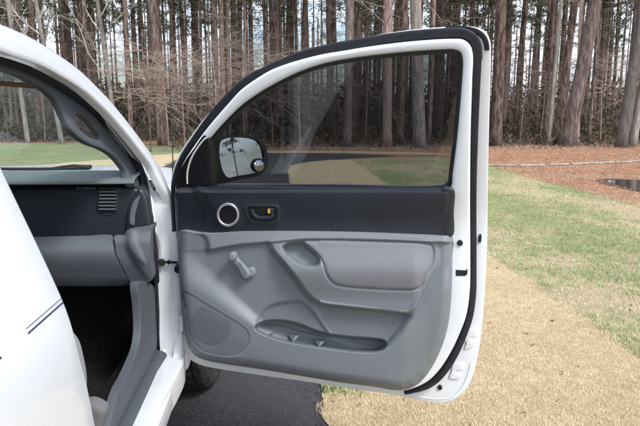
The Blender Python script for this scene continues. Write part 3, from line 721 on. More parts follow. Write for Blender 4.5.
# armrest pad
def padf(X, Y): d = sdist(padp, X, Y); return lowf(X, Y)+.006*np.exp(-(d/1.4)**2)-.0045+.0065*np.sqrt(np.clip(1-(1-np.clip(d/3, 0, 1))**2, 0, 1))
field('armrest_pad', D, rs(offset(padp, .9), 1.1), padf, 1.3, PADM, door, skirt=.01, angle=60)
# speaker grille zone: separate darker insert with perforated disc
spi = offset(spk, 1.6)
def spf(X, Y): return lowf(X, Y)+.0012+.0016*S(sdist(spi, X, Y)/2)
V2, T2, _ = triang([spi], 2.5)
mg_ = bpy.data.materials.new('speaker_cloth'); mg_.use_nodes = True; nt = mg_.node_tree; b = nt.nodes['Principled BSDF']; b.inputs['Roughness'].default_value = .6
vo = nt.nodes.new('ShaderNodeTexVoronoi'); vo.inputs['Scale'].default_value = 420; vo.inputs['Randomness'].default_value = 0; tc = nt.nodes.new('ShaderNodeTexCoord'); nt.links.new(tc.outputs['Object'], vo.inputs['Vector'])
rp = nt.nodes.new('ShaderNodeMapRange'); rp.inputs[1].default_value = .25; rp.inputs[2].default_value = .4; nt.links.new(vo.outputs['Distance'], rp.inputs[0])
mx = nt.nodes.new('ShaderNodeMix'); mx.data_type = 'RGBA'; mx.inputs[6].default_value = (.05, .058, .068, 1); mx.inputs[7].default_value = (.115, .132, .15, 1); nt.links.new(rp.outputs[0], mx.inputs[0]); nt.links.new(mx.outputs[2], b.inputs['Base Color'])
field('speaker_cover', D, spi, spf, 2.5, GREY2, door, skirt=.01, angle=60)
sg_ = ell(212, 324, 19.5, 20.5, 60)
sgk = sg_[inside(offset(spk, 3.5), sg_[:, 0], sg_[:, 1])]
field('speaker_grille', D, sgk, lambda X, Y: spf(X, Y)+.0012, 3, mat('speaker_cloth', (.112, .126, .142), .75, .2, bump=(700, .5, .0008)), door, skirt=.004, angle=60)
# pocket dividers: little triangular ribs
def facepts(pts, dn): 
    pts = np.array(pts, float); return D.pw(pts[:, 0], pts[:, 1], lowf(pts[:, 0], pts[:, 1])+dn)
for cx_, cy_, s_ in ((272, 335.5, .8), (294, 338.5, 1.15), (320, 343.5, 1.1)):
    a = D.pw(np.array([cx_-5*s_, cx_+6*s_, cx_-1*s_, cx_+.5*s_]), np.array([cy_-4*s_, cy_-3.4*s_, cy_+3.5*s_, cy_-1.5*s_]), np.array([.075, .078, .115, .10]))
    mesh_from('pocket_rib', a, [(0, 3, 2), (3, 1, 2), (0, 1, 3), (0, 2, 1)], GREY, door, smooth=False)
# seam line on the armrest end
sm = smooth_line([(304, 294.5), (312, 292), (318, 289.5), (322, 286.5)], False, 2)
V, Fs = tube_data(D.pw(sm[:, 0], sm[:, 1], lowf(sm[:, 0], sm[:, 1])+.0002), .0009, 6); mesh_from('armrest_seam', V, Fs, GREY2, door)
# tweeter
def upn(x, y): return float(upf(np.array([float(x)]), np.array([float(y)]))[0])
n_t = upn(228, 215)
tw = slab('speaker_ring', D, [P2(D, ell(227.8, 214.8, 11.2, 11.9, 48), n_t+.006, raw=True), P2(D, ell(227.8, 214.8, 8.9, 9.4, 48), n_t+.006, raw=True)], n_t-.01, n_t+.009, .0035, SILVER, door, 0)
slab('tweeter_grille', D, [P2(D, ell(227.8, 214.8, 9, 9.5, 40), n_t+.003, raw=True)], n_t-.01, n_t+.0035, 0, BLACK, door, .02)
# inside handle
bz = [(243.5, 206), (246, 204.6), (262, 204.6), (276, 205), (279.3, 207), (279.6, 214), (279, 221), (275.5, 223.3), (262, 223.3), (252, 222.8), (248.5, 219.5), (245, 213)]
bzi = [(247.2, 208), (249.5, 206.8), (262, 206.9), (274.5, 207.2), (276.6, 208.8), (276.7, 214), (276.3, 219), (273.5, 221), (262, 221), (253, 220.5), (250.5, 218), (248.5, 213)]
hb = slab('handle_bezel', D, [P2(D, bz, n_t+.004, step=1.5), P2(D, bzi, n_t+.004, step=1.5)], n_t-.005, n_t+.006, .002, DARK2, door, 0)
slab('handle_recess', D, [P2(D, bzi, n_t, step=1.5)], n_t-.006, n_t+.0035, 0, BLACK, door, .02)
slab('pull_handle', D, [P2(D, [(250, 210), (252.5, 209.3), (254.5, 213.5), (257, 215.8), (270, 215.6), (272.3, 213.8), (273.5, 214.5), (273, 217.6), (270, 219), (257, 219), (253, 216.5)], n_t+.012, step=1.3)], n_t, n_t+.014, .003, DARK2, door, 0)
slab('lock_lever', D, [P2(D, [(267.5, 208.6), (272.8, 208.6), (273.3, 213.2), (272.5, 214.2), (267.5, 214)], n_t+.011, step=1.3)], n_t, n_t+.010, .002, DARK2, door, 0)
slab('lock_mark', D, [resample(P2(D, [(267.8, 208.9), (270, 208.9), (270, 213.3), (267.8, 213.3)], n_t+.0112, raw=True), 24, True)], n_t+.008, n_t+.0112, 0, AMBER, door, 0)
# window crank
def lown(x, y): return float(lowf(np.array([float(x)]), np.array([float(y)]))[0])
n_c = lown(250, 273)
CRK = mat('crank_plastic', (.18, .20, .22), .5, .4)
slab('window_crank', D, [P2(D, ell(250.3, 272.6, 4.8, 5.0, 28), n_c+.015, raw=True)], n_c-.008, n_c+.018, .006, CRK, door, 0)
ca = [(229.6, 256.2), (232.5, 254.6), (236, 256), (238.6, 260), (249.3, 273), (249, 277), (245.8, 279), (242.6, 277.6), (237.5, 268), (231, 260.6)]
ck_ = slab('crank_arm', D, [P2(D, ca, n_c+.03, step=1.5)], n_c+.014, n_c+.032, .006, CRK, door, 0)
ng = slab('crank_slot', D, [P2(D, [(238.2, 262.5), (239.4, 262.4), (246.8, 274.2), (246.2, 276), (244.8, 275.8)], n_c+.033, step=1.2)], n_c+.02, n_c+.0325, 0, GREY2, door, 0)
slab('crank_knob', D, [P2(D, ell(231.7, 256.8, 3.9, 4.3, 24), n_c+.052, raw=True)], n_c+.03, n_c+.055, .006, CRK, door, 0)
# small screw cap low on trim
# exec: parts are built in world space; shift them under the truck's empty
bpy.context.view_layer.update()

def fix_parents():
    for o in C.objects:
        if o.parent is truck and not (o.type == 'EMPTY'):
            o.matrix_parent_inverse = TI
fix_parents()

exec_env = None
# ================================================================== GROUND
def ground_mat(name, cols, scales, bump=(80, .6, .01), rough=.95):
    m = bpy.data.materials.new(name); m.use_nodes = True; nt = m.node_tree; b = nt.nodes['Principled BSDF']
    b.inputs['Roughness'].default_value = rough; b.inputs['Specular IOR Level'].default_value = .2
    tc = nt.nodes.new('ShaderNodeTexCoord'); last = None
    for i, c in enumerate(cols[1:]):
        n = nt.nodes.new('ShaderNodeTexNoise'); n.inputs['Scale'].default_value = scales[i]; n.inputs['Detail'].default_value = 7; n.inputs['Roughness'].default_value = .65
        nt.links.new(tc.outputs['Object'], n.inputs['Vector'])
        r = nt.nodes.new('ShaderNodeMapRange'); r.inputs[1].default_value = .42; r.inputs[2].default_value = .62; nt.links.new(n.outputs['Fac'], r.inputs[0])
        mx = nt.nodes.new('ShaderNodeMix'); mx.data_type = 'RGBA'; nt.links.new(r.outputs[0], mx.inputs[0])
        if last: nt.links.new(last, mx.inputs[6])
        else: mx.inputs[6].default_value = (*cols[0], 1)
        mx.inputs[7].default_value = (*c, 1); last = mx.outputs[2]
    nt.links.new(last, b.inputs['Base Color'])
    n = nt.nodes.new('ShaderNodeTexNoise'); n.inputs['Scale'].default_value = bump[0]; n.inputs['Detail'].default_value = 6; nt.links.new(tc.outputs['Object'], n.inputs['Vector'])
    bp = nt.nodes.new('ShaderNodeBump'); bp.inputs['Strength'].default_value = bump[1]; bp.inputs['Distance'].default_value = bump[2]
    nt.links.new(n.outputs['Fac'], bp.inputs['Height']); nt.links.new(bp.outputs[0], b.inputs['Normal'])
    return m
STRAW = ground_mat('pine_straw', [(.32, .17, .10), (.40, .235, .15), (.22, .12, .07), (.34, .22, .14)], [9, 2.2, .5], (60, .8, .02))
LAWN = ground_mat('lawn_soil', [(.36, .30, .19), (.22, .25, .11), (.42, .35, .23)], [1.3, 7], (120, .8, .015))
LAWNG = ground_mat('far_lawn', [(.20, .235, .12), (.32, .30, .18), (.17, .215, .10)], [.5, 3], (120, .8, .015))
DORM = ground_mat('dormant_soil', [(.58, .47, .30), (.64, .53, .35), (.49, .385, .24)], [2.5, 14], (150, .9, .02))
ASPH = ground_mat('asphalt', [(.044, .042, .045), (.085, .082, .086), (.055, .053, .056)], [75, 1.2], (90, .9, .010), .9)

def sheet(name, pts, z, m, step=.15, wob=.03, smooth_pts=False, kind='structure'):
    P = resample(np.array(pts, float), max(12, int(sum(np.linalg.norm(np.array(pts[i])-np.array(pts[i-1])) for i in range(len(pts)))/step)), True)
    if wob:
        s = np.arange(len(P)); P = P+np.stack([np.sin(s*1.3)+np.sin(s*.47+1)+rng.normal(0, .7, len(P)), np.cos(s*1.7)+rng.normal(0, .7, len(P))], 1)*wob*.4
    v, t, _ = triang([P], 0); V = np.c_[v, np.full(len(v), z)]
    o = mesh_from(name, V, t, m, None, False); o['kind'] = kind
    return o
# base: forest floor, gently uneven far away
gx = np.r_[np.linspace(-260, -60, 12), np.linspace(-50, 50, 70), np.linspace(60, 260, 12)]; gy = np.r_[np.linspace(-160, -12, 16), np.linspace(-8, 80, 80), np.linspace(90, 320, 16)]
X, Y = np.meshgrid(gx, gy); Zg = .12*np.clip((Y-27)/8, 0, 3)**1.0*(.6+.4*np.sin(X*.21)*np.cos(Y*.17))
V = np.stack([X.ravel(), Y.ravel(), Zg.ravel()], 1); nx = len(gx)
Fs = [(j*nx+i, j*nx+i+1, (j+1)*nx+i+1, (j+1)*nx+i) for j in range(len(gy)-1) for i in range(nx-1)]
g = mesh_from('ground', V, Fs, STRAW, None, True, None); g['kind'] = 'structure'
def gz(x, y): return .12*min(max((y-27)/8, 0), 3)*(.6+.4*math.sin(x*.21)*math.cos(y*.17))
sheet('far_lawn', [(-30, 2), (-2.9, 2), (-2.9, 21.2), (-5, 24.5), (-8, 26.6), (-30, 27.2)], .004, LAWNG, .3, .12)
sheet('far_verge', [(-2.95, 20.2), (-3.8, 19.2), (-5.0, 17.4), (-6.2, 15.8), (-6.8, 14), (-2.95, 11)], .008, DORM, .2, .12)
sheet('road_verge', [(-3, 19.8), (2, 19.9), (6, 18.4), (6.4, 19.1), (2, 20.8), (-3, 20.9)], .004, DORM, .2, .1)
sheet('driveway', [(-2.9, -9), (.27, -9), (.27, 0), (.27, 3), (.26, 8), (.22, 14), (.24, 15.2), (.65, 16.2), (1.5, 17.0), (2.4, 17.7), (3.2, 18.0), (3.6, 18.2), (3.2, 18.7), (2.2, 19.4), (.5, 19.85), (-2.9, 19.9)], .008, ASPH, .10, .018)
sheet('dormant_grass', [(.20, -9), (2.03, -9), (2.03, 15.5), (2.03, 17.0), (1.4, 16.9), (.7, 16.2), (.25, 15.2), (.17, 14), (.20, 8), (.205, 3)], .014, DORM, .05, .03)
sheet('lawn', [(1.90, -9), (5.2, -9), (5.15, 4), (5.3, 8.5), (5.1, 12), (5.2, 14.6), (4.7, 17.6), (2.6, 17.4), (1.90, 16.8)], .011, LAWN, .12, .05)

# grass blades
def blades(name, pts, h, w, m, lean=.6, dens_label=None):
    n = len(pts); a = rng.uniform(0, 2*PI, n); hh = h*rng.uniform(.5, 1.2, n); l = rng.uniform(.1, lean, n)*hh*1.3; la = rng.uniform(0, 2*PI, n); ww = w*rng.uniform(.6, 1.3, n)
    base = np.c_[pts, np.full(n, .012)]; dx = np.c_[np.cos(a), np.sin(a), np.zeros(n)]*ww[:, None]/2
    mid = base+np.c_[np.cos(la)*l*.35, np.sin(la)*l*.35, hh*.6]; tip = base+np.c_[np.cos(la)*l, np.sin(la)*l, hh]
    V = np.stack([base-dx, base+dx, mid+dx*.8, mid-dx*.8, tip], 1).reshape(-1, 3)
    me = bpy.data.meshes.new(name); me.vertices.add(5*n); me.vertices.foreach_set('co', V.ravel().astype(np.float32))
    k = np.arange(n)*5; q = np.stack([k, k+1, k+2, k+3, k+3, k+2, k+4], 1).ravel()
    me.loops.add(7*n); me.loops.foreach_set('vertex_index', q.astype(np.int32))
    me.polygons.add(2*n); ls = np.stack([np.arange(n)*7, np.arange(n)*7+4], 1).ravel(); me.polygons.foreach_set('loop_start', ls.astype(np.int32))
    me.update(calc_edges=True); me.validate()
    return link(name, me, m, None, False)
def blade_mat(name, c1, c2, c3):
    m = bpy.data.materials.new(name); m.use_nodes = True; nt = m.node_tree; b = nt.nodes['Principled BSDF']; b.inputs['Roughness'].default_value = .7; b.inputs['Specular IOR Level'].default_value = .2
    g_ = nt.nodes.new('ShaderNodeNewGeometry'); r = nt.nodes.new('ShaderNodeValToRGB'); r.color_ramp.elements[0].color = (*c1, 1); r.color_ramp.elements[1].color = (*c3, 1); e = r.color_ramp.elements.new(.5); e.color = (*c2, 1)
    tc = nt.nodes.new('ShaderNodeTexCoord'); n = nt.nodes.new('ShaderNodeTexNoise'); n.inputs['Scale'].default_value = 2.6; n.inputs['Detail'].default_value = 5; n.inputs['Roughness'].default_value = .7
    nt.links.new(tc.outputs['Object'], n.inputs['Vector']); mr = nt.nodes.new('ShaderNodeMapRange'); mr.inputs[1].default_value = .3; mr.inputs[2].default_value = .7; mr.inputs[3].default_value = -.38; mr.inputs[4].default_value = .38; nt.links.new(n.outputs['Fac'], mr.inputs[0])
    ad = nt.nodes.new('ShaderNodeMath'); nt.links.new(g_.outputs['Random Per Island'], ad.inputs[0]); nt.links.new(mr.outputs[0], ad.inputs[1])
    nt.links.new(ad.outputs[0], r.inputs[0]); nt.links.new(r.outputs[0], b.inputs['Base Color']); return m
B_TAN = blade_mat('tan_blades', (.54, .43, .26), (.70, .575, .38), (.80, .68, .47))
B_GREEN = blade_mat('green_blades', (.17, .25, .09), (.28, .36, .15), (.42, .46, .25))
B_STRAW = blade_mat('straw_needles', (.30, .15, .085), (.44, .25, .155), (.54, .35, .23))
from mathutils import noise as mnoise
def scatter(n, x0, x1, y0, y1, p=1.7):
    x = rng.uniform(x0, x1, n); u = rng.uniform(0, 1, n); y = y0+(y1-y0)*u**p; return np.c_[x, y]
def nz(P, s, o=0): return np.array([mnoise.fractal((p[0]*s+o, p[1]*s*.8, o), 1.0, 2.0, 3) for p in P])
Pt = scatter(420000, .15, 2.06, 2.0, 16.5, 2.1)
Pt = Pt[((Pt[:, 1] < 14.2) & (Pt[:, 0] > .205+.03*np.sin(Pt[:, 1]*9)+.02*np.sin(Pt[:, 1]*23+1))) | (Pt[:, 0] > .2+.36*(Pt[:, 1]-14.2)**1.6)]
o = blades('dormant_grass_blades', Pt, .014, .0021, B_TAN, .9); tag(o, 'short straw coloured dormant grass beside the driveway', 'grass', kind='stuff')
Pl = scatter(230000, 2.0, 5.25, 2.6, 16.8, 1.6); q = np.array([mnoise.fractal((p[0]*.75+3, p[1]*.45, 3), 1.0, 2.0, 3) for p in Pl])+.5*nz(Pl, 3.2, 9)+.6*nz(Pl, 14, 5)
gr_ = q > .03+rng.normal(0, .24, len(q))
o = blades('green_grass_blades', Pl[gr_], .028, .0036, B_GREEN, .6); tag(o, 'patchy new green lawn grass right of the dormant strip', 'grass', kind='stuff')
o = blades('tan_lawn_blades', Pl[~gr_][::2], .018, .0036, B_TAN, .9); tag(o, 'pale dead grass between the green lawn patches', 'grass', kind='stuff')
Pw = np.concatenate([rng.normal((.25, 2.80), (.03, .03), (70, 2)), rng.normal((.33, 2.78), (.05, .03), (50, 2))])
o = blades('weed_blades', Pw, .035, .008, B_GREEN, .8); tag(o, 'green weeds at the driveway edge beneath the door', 'weeds', kind='stuff')
Ps = scatter(60000, 5.1, 16, 5, 24, 1.0)
Ps = Ps[((Ps[:, 0]-6.85)/.6)**2+((Ps[:, 1]-10.5)/1.4)**2 > 1+rng.normal(0, .1, len(Ps))]
o = blades('pine_needles', Ps, .03, .012, B_STRAW, 1.8); tag(o, 'reddish brown pine straw spread before the trees', 'pine straw', kind='stuff')
# asphalt crumbs at the driveway edge
def crumbs():
    V = []; Fs = []
    for i in range(900):
        x = .20+abs(random.gauss(0, .035))*random.choice((-1, .9)); y = 2.0+random.random()**1.6*6; r = random.uniform(.003, .009); k = len(V)
        for dx, dy, dz in ((r, 0, 0), (-r*.6, r, 0), (-r*.7, -r, 0), (0, 0, r)): V.append((x+dx, y+dy, .009+dz*.8))
        Fs += [(k, k+1, k+3), (k+1, k+2, k+3), (k+2, k, k+3)]
    o = mesh_from('gravel_crumbs', V, Fs, ASPH, None, False, fix=False); tag(o, 'dark asphalt crumbs along the edge of the driveway', 'gravel', kind='stuff')
crumbs()
LEAF = blade_mat('dead_leaf', (.16, .08, .04), (.26, .15, .08), (.38, .26, .15))
Pf = np.concatenate([scatter(90, .2, 2.05, 2.2, 9, 1.6), scatter(260, 2.05, 5.3, 3, 14, 1.4)])
o = blades('fallen_leaves', Pf, .022, .018, LEAF, 2.2); tag(o, 'small dry brown leaves scattered over the grass', 'leaves', kind='stuff')
# puddle
WATER = mat('puddle_water', (.02, .014, .012), .09, .4); MUD = mat('mud', (.10, .05, .035), .5, .5, noise=(7, (.05, .03, .022), .4, .7), bump=(25, .8, .02))
pc = gnd(632., 188.)[:2]; pc = np.array([6.85, 10.5])
def blob(c, rx, ry, amp, n=70, seed=1):
    r_ = np.random.default_rng(seed); ph = r_.uniform(0, 6, 6); t = np.linspace(0, 2*PI, n, endpoint=False)
    k = 1+amp*sum(np.sin((i+2)*t+ph[i])/(i+1.5) for i in range(6)); return np.stack([c[0]+rx*k*np.cos(t), c[1]+ry*k*np.sin(t)], 1)
sheet('mud', blob(pc, .70, 1.5, .10, seed=2), .006, MUD, .1, 0)
sheet('puddle', blob(pc, .56, 1.25, .12, seed=3), .012, WATER, .1, 0)

# ================================================================== TREES
def bark(name, c1, c2, sc=11):
    m = bpy.data.materials.new(name); m.use_nodes = True; nt = m.node_tree; b = nt.nodes['Principled BSDF']; b.inputs['Roughness'].default_value = .95; b.inputs['Specular IOR Level'].default_value = .15
    tc = nt.nodes.new('ShaderNodeTexCoord'); mp = nt.nodes.new('ShaderNodeMapping'); mp.inputs['Scale'].default_value = (1, 1, .22); nt.links.new(tc.outputs['Object'], mp.inputs[0])
    n = nt.nodes.new('ShaderNodeTexNoise'); n.inputs['Scale'].default_value = sc; n.inputs['Detail'].default_value = 8; n.inputs['Roughness'].default_value = .7; nt.links.new(mp.outputs[0], n.inputs['Vector'])
    oi = nt.nodes.new('ShaderNodeObjectInfo')
    r = nt.nodes.new('ShaderNodeMapRange'); r.inputs[1].default_value = .42; r.inputs[2].default_value = .60; nt.links.new(n.outputs['Fac'], r.inputs[0])
    mx = nt.nodes.new('ShaderNodeMix'); mx.data_type = 'RGBA'; mx.inputs[6].default_value = (*c1, 1); mx.inputs[7].default_value = (*c2, 1); nt.links.new(r.outputs[0], mx.inputs[0])
    hs = nt.nodes.new('ShaderNodeHueSaturation'); r2 = nt.nodes.new('ShaderNodeMapRange'); r2.inputs[3].default_value = .5; r2.inputs[4].default_value = 1.6; nt.links.new(oi.outputs['Random'], r2.inputs[0]); nt.links.new(r2.outputs[0], hs.inputs['Value'])
    nt.links.new(mx.outputs[2], hs.inputs['Color']); nt.links.new(hs.outputs[0], b.inputs['Base Color'])
    bp = nt.nodes.new('ShaderNodeBump'); bp.inputs['Strength'].default_value = 1; bp.inputs['Distance'].default_value = .04; nt.links.new(n.outputs['Fac'], bp.inputs['Height']); nt.links.new(bp.outputs[0], b.inputs['Normal'])
    return m
BARK = bark('pine_bark', (.06, .043, .036), (.225, .168, .142))
BARKG = bark('grey_bark', (.19, .17, .155), (.33, .30, .275), 9)
TWIG = bark('twig_bark', (.20, .155, .13), (.34, .27, .23), 12)
NEED = blade_mat('pine_needle_green', (.035, .055, .022), (.06, .085, .035), (.10, .12, .055))
DEADT = blade_mat('dead_twigs', (.12, .095, .08), (.235, .19, .16), (.36, .30, .26))

def trunk_mesh(name, h, r0, bend, lean, seed, seg=10, n=22, taper=.55, m=BARK):
    r_ = random.Random(seed); ph = [r_.uniform(0, 6) for _ in range(4)]
    P = []; R = []
    for i in range(n):
        t = i/(n-1); z = h*t
        P.append((lean[0]*z+bend*math.sin(t*4+ph[0])*t*.9, lean[1]*z+bend*math.sin(t*3+ph[1])*t*.9, z-.15)); R.append(r0*(1-(1-taper)*t)*(1+.28*math.exp(-z/.2))*(1+.03*math.sin(i*2.1+ph[2])))
    V, Fs = tube_data(P, R, seg); me = bpy.data.meshes.new(name); me.from_pydata([tuple(v) for v in V], [], Fs); me.update(); me.materials.append(m)
    me.polygons.foreach_set('use_smooth', [True]*len(me.polygons)); return me, np.array(P)
def add_branch(V, Fs, p, d, L, r, r_, depth, droop, kids, seg=3):
    n = 5 if depth else 4; pts = [np.array(p)]; q = np.array(d, float)
    for i in range(n):
        q = q+np.array([r_.gauss(0, .16), r_.gauss(0, .16), r_.gauss(0, .12)-droop]); q /= np.linalg.norm(q); pts.append(pts[-1]+q*L/n)
    v, f = tube_data(pts, np.linspace(r, r*.3, n+1), seg, False); k = len(V); V.extend(v); Fs.extend([tuple(k+i for i in ff) for ff in f])
    if depth:
        for j in range(kids):
            t = r_.uniform(.2, 1); i = min(int(t*n), n-1); base = pts[i]*(1-(t*n-i))+pts[i+1]*(t*n-i)
            dd_ = np.array(pts[i+1])-pts[i]; dd_ /= np.linalg.norm(dd_); nd = dd_+np.array([r_.gauss(0, .6), r_.gauss(0, .6), r_.gauss(0, .35)]); nd /= np.linalg.norm(nd)
            add_branch(V, Fs, base, nd, L*r_.uniform(.35, .6), r*.5, r_, depth-1, droop*.8, max(3, kids-2), seg)
def crown_mesh(name, P, h, z0, z1, nb, L0, seed, needles, m2, twigr=.02, kids=5, droop=.03, depth=1, dirz=.15, m1=BARK):
    r_ = random.Random(seed); V = []; Fs = []
    for i in range(nb):
        z = r_.uniform(z0, z1); p = [np.interp(z, P[:, 2], P[:, 0]), np.interp(z, P[:, 2], P[:, 1]), z]; a = r_.uniform(0, 2*PI)
        add_branch(V, Fs, p, (math.cos(a), math.sin(a), dirz+r_.gauss(0, .15)), L0*r_.uniform(.5, 1.1)*(1-.4*(z-z0)/(z1-z0)), twigr, r_, depth, droop, kids)
    nt_ = len(Fs); nv = len(V)
    if needles:
        Vn = np.array(V); tips = Vn[rng.integers(0, len(Vn), needles)]
        hi = tips[tips[:, 2] > z0+(z1-z0)*.25]
        for c in hi:
            for _ in range(5):
                d = rng.normal(0, 1, 3); d /= np.linalg.norm(d); e = np.cross(d, rng.normal(0, 1, 3)); e /= np.linalg.norm(e); b0 = c+rng.normal(0, .10, 3); k = len(V)
                V.extend([b0-e*.03, b0+e*.03, b0+d*.30]); Fs.append((k, k+1, k+2))
    me = bpy.data.meshes.new(name); me.from_pydata([tuple(v) for v in V], [], Fs); me.update(); me.materials.append(m1); me.materials.append(m2)
    mi = np.zeros(len(Fs), np.int32); mi[nt_:] = 1; me.polygons.foreach_set('material_index', mi); return me
def plant(name, tm, cm, x, y, s, rz, label, cat, group=None):
    e = empty(name, (x, y, gz(x, y))); e.scale = (s, s, s); e.rotation_euler = (0, 0, rz)
    t = bpy.data.objects.new('trunk', tm); C.objects.link(t); t.parent = e
    if cm:
        c = bpy.data.objects.new('crown', cm); C.objects.link(c); c.parent = e
    return tag(e, label, cat, group)
pines = []
for i in range(9):
    tm, P = trunk_mesh('pine_trunk', 18, [.08, .11, .13, .165, .095, .12, .14, .07, .12][i], .25, (random.uniform(-.02, .02), random.uniform(-.02, .02)), 20+i)
    cm = crown_mesh('pine_crown', P, 18, 3.2, 17.5, 40, 1.9, 40+i, [600, 250, 420, 150, 700, 200, 350, 500, 120][i], NEED, .012, 5, .02, 1, .12, DEADT)
    pines.append((tm, cm))
def tx(px, y):      # world x of photo column px at distance y
    a = ray(px, 140.); return float(a[0]/a[1]*y)
taken = []
def place_pine(x, y, s, lab, group, i=None):
    tm, cm = pines[(random.choice((0, 1, 4, 5, 7)) if y < 28 else random.randrange(9)) if i is None else i]
    return plant('pine_tree', tm, cm, x, y, s, random.uniform(0, 6.28), lab, 'pine tree', group)
# hand placed front row (photo column, distance, trunk radius, lean toward photo column at top, material)
def lead_tree(name, px0, y, r, px_top, mtl, label, cat, crown=True, h=18, seed=1, taper=.6, bend=.06, nb=26):
    x0 = tx(px0, y); dz = (110-0)/F*y+H       # height seen at the top of the frame
    lx = (tx(px_top, y)-x0)/dz
    tm, P = trunk_mesh('lead_trunk', h, r, bend, (lx, 0), seed, 14, 26, taper, mtl)
    cm = crown_mesh('lead_crown', P, h, 4.5, h-.5, nb, 2.0, seed+50, 500 if mtl is BARK else 0, NEED, .018, 5, .02, 1, .3, BARK if mtl is BARK else TWIG) if crown else None
    taken.append((x0, y)); return plant(name, tm, cm, x0, y, 1, 0, label, cat)
lead_tree('pine_tree', 496, 23.0, .23, 494, BARK, 'thick dark brown pine trunk right behind the open door frame', 'pine tree', seed=3)
lead_tree('pine_tree', 567, 22.6, .28, 585, BARKG if False else bark('grey_brown_bark', (.11, .085, .078), (.26, .205, .185)), 'largest grey brown trunk leaning right at the edge of the pine straw', 'pine tree', seed=4, taper=.45)
lead_tree('pine_tree', 556, 23.6, .15, 566, BARK, 'dark trunk just left of the largest leaning trunk', 'pine tree', seed=5)
lead_tree('bare_tree', 548.5, 23.0, .075, 552, BARKG, 'thin pale sapling trunk between two dark trunks on the right', 'tree', seed=6)
lead_tree('bare_tree', 577, 22.9, .10, 572, bark('tan_bark', (.22, .16, .13), (.34, .27, .23)), 'slim tan trunk against the right side of the largest trunk', 'tree', seed=16)
lead_tree('bare_tree', 621, 22.0, .20, 632, BARKG, 'smooth pale grey trunk at the far right, left one of a leaning pair', 'tree', seed=7)
lead_tree('bare_tree', 632, 22.4, .15, 645, BARKG, 'smooth pale grey trunk at the far right, right one of a leaning pair', 'tree', seed=8)
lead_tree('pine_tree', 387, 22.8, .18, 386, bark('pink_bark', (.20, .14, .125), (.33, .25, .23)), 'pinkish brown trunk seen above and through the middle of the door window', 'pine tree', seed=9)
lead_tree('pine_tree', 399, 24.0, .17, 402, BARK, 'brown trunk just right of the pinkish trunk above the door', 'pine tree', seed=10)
lead_tree('pine_tree', 347, 23.3, .17, 349, bark('reflection_mimic_bark', (.16, .135, .125), (.32, .275, .255)), 'straight pale trunk added to mimic a glass reflection left of the middle of the tinted window', 'pine tree', seed=11)  # added trunk, pale bark stands in for a reflection in the door glass
lead_tree('pine_tree', 420, 22.5, .24, 412, bark('reflection_mimic_bark2', (.16, .135, .125), (.32, .275, .255)), 'broadest pale trunk added to mimic the glass reflection in the right half of the tinted window', 'pine tree', seed=12)  # also added: its pale colour imitates the soft vertical reflection on the window
lead_tree('pine_tree', 163, 24.5, .20, 158, BARK, 'brown pine trunk left of the antenna above the bonnet', 'pine tree', seed=14)
# slim pale forked tree on the left
def forked(px0, y, px_top, seed, label):
    x0 = tx(px0, y); dz = 110/F*y+H; lx = (tx(px_top, y)-x0)/dz
    tm, P = trunk_mesh('forked_trunk', 12, .10, .10, (lx, 0), seed, 10, 24, .5, BARKG)
    r_ = random.Random(seed); V = []; Fs = []
    for z, dx, L in ((2.6, -.8, 3.2), (3.1, -.6, 3.0), (3.9, .7, 3.0), (4.4, -.9, 2.6), (5.0, .5, 2.8), (5.6, -.5, 2.6)):
        p = [np.interp(z, P[:, 2], P[:, 0]), np.interp(z, P[:, 2], P[:, 1]), z]; add_branch(V, Fs, p, (dx, r_.gauss(0, .3), .9), L, .035, r_, 2, -.02, 5, 4)
    me = bpy.data.meshes.new('forked_crown'); me.from_pydata([tuple(v) for v in V], [], Fs); me.update(); me.materials.append(BARKG)
    taken.append((x0, y)); plant('bare_tree', tm, me, x0, y, 1, 0, label, 'tree')
forked(118, 25.2, 104, 31, 'slim pale forked tree rising above the windscreen pillar')
forked(62, 26.2, 47, 33, 'slim pale bare tree leaning left above the cab roof')
forked(28, 26.8, 20, 35, 'slim grey bare tree furthest left above the cab roof')
# understorey of brown bare branches, 2 to 4.5 m up
bare = []
for i in range(4):
    tm, P = trunk_mesh('bare_trunk', 4.6, .035, .20, (0, 0), 60+i, 7, 16, .35, TWIG)
    cm = crown_mesh('bare_crown', P, 4.6, 1.8, 3.9, 26, 2.6, 70+i, 0, DEADT, .013, 6, .035, 2, .10, TWIG); bare.append((tm, cm))
bsp = [(150, 20.8), (185, 21.5), (215, 20.6), (245, 21.8), (272, 22.0), (300, 22.8), (168, 23.5), (95, 27.5), (335, 25.2), (12, 28), (520, 24.5), (600, 25), (540, 27), (575, 29), (510, 30), (640, 26), (630, 30), (440, 25), (365, 25), (45, 27.2), (8, 27.5), (400, 27), (470, 26)]
for k, (px, y) in enumerate(bsp):
    tm, cm = bare[k % 4]
    near = k < 6
    o = plant('bare_tree', tm, cm, tx(px, y), y, random.uniform(.8, 1.05), random.uniform(0, 6.28),
          'small bare tree with spreading pinkish brown twigs at the woodland edge' if near else 'small bare understorey tree with brown twigs among the pine trunks', 'tree',
          'bare twiggy trees at the woodland edge' if near else 'bare understorey trees among the pines')
    taken.append((tx(px, y), y))
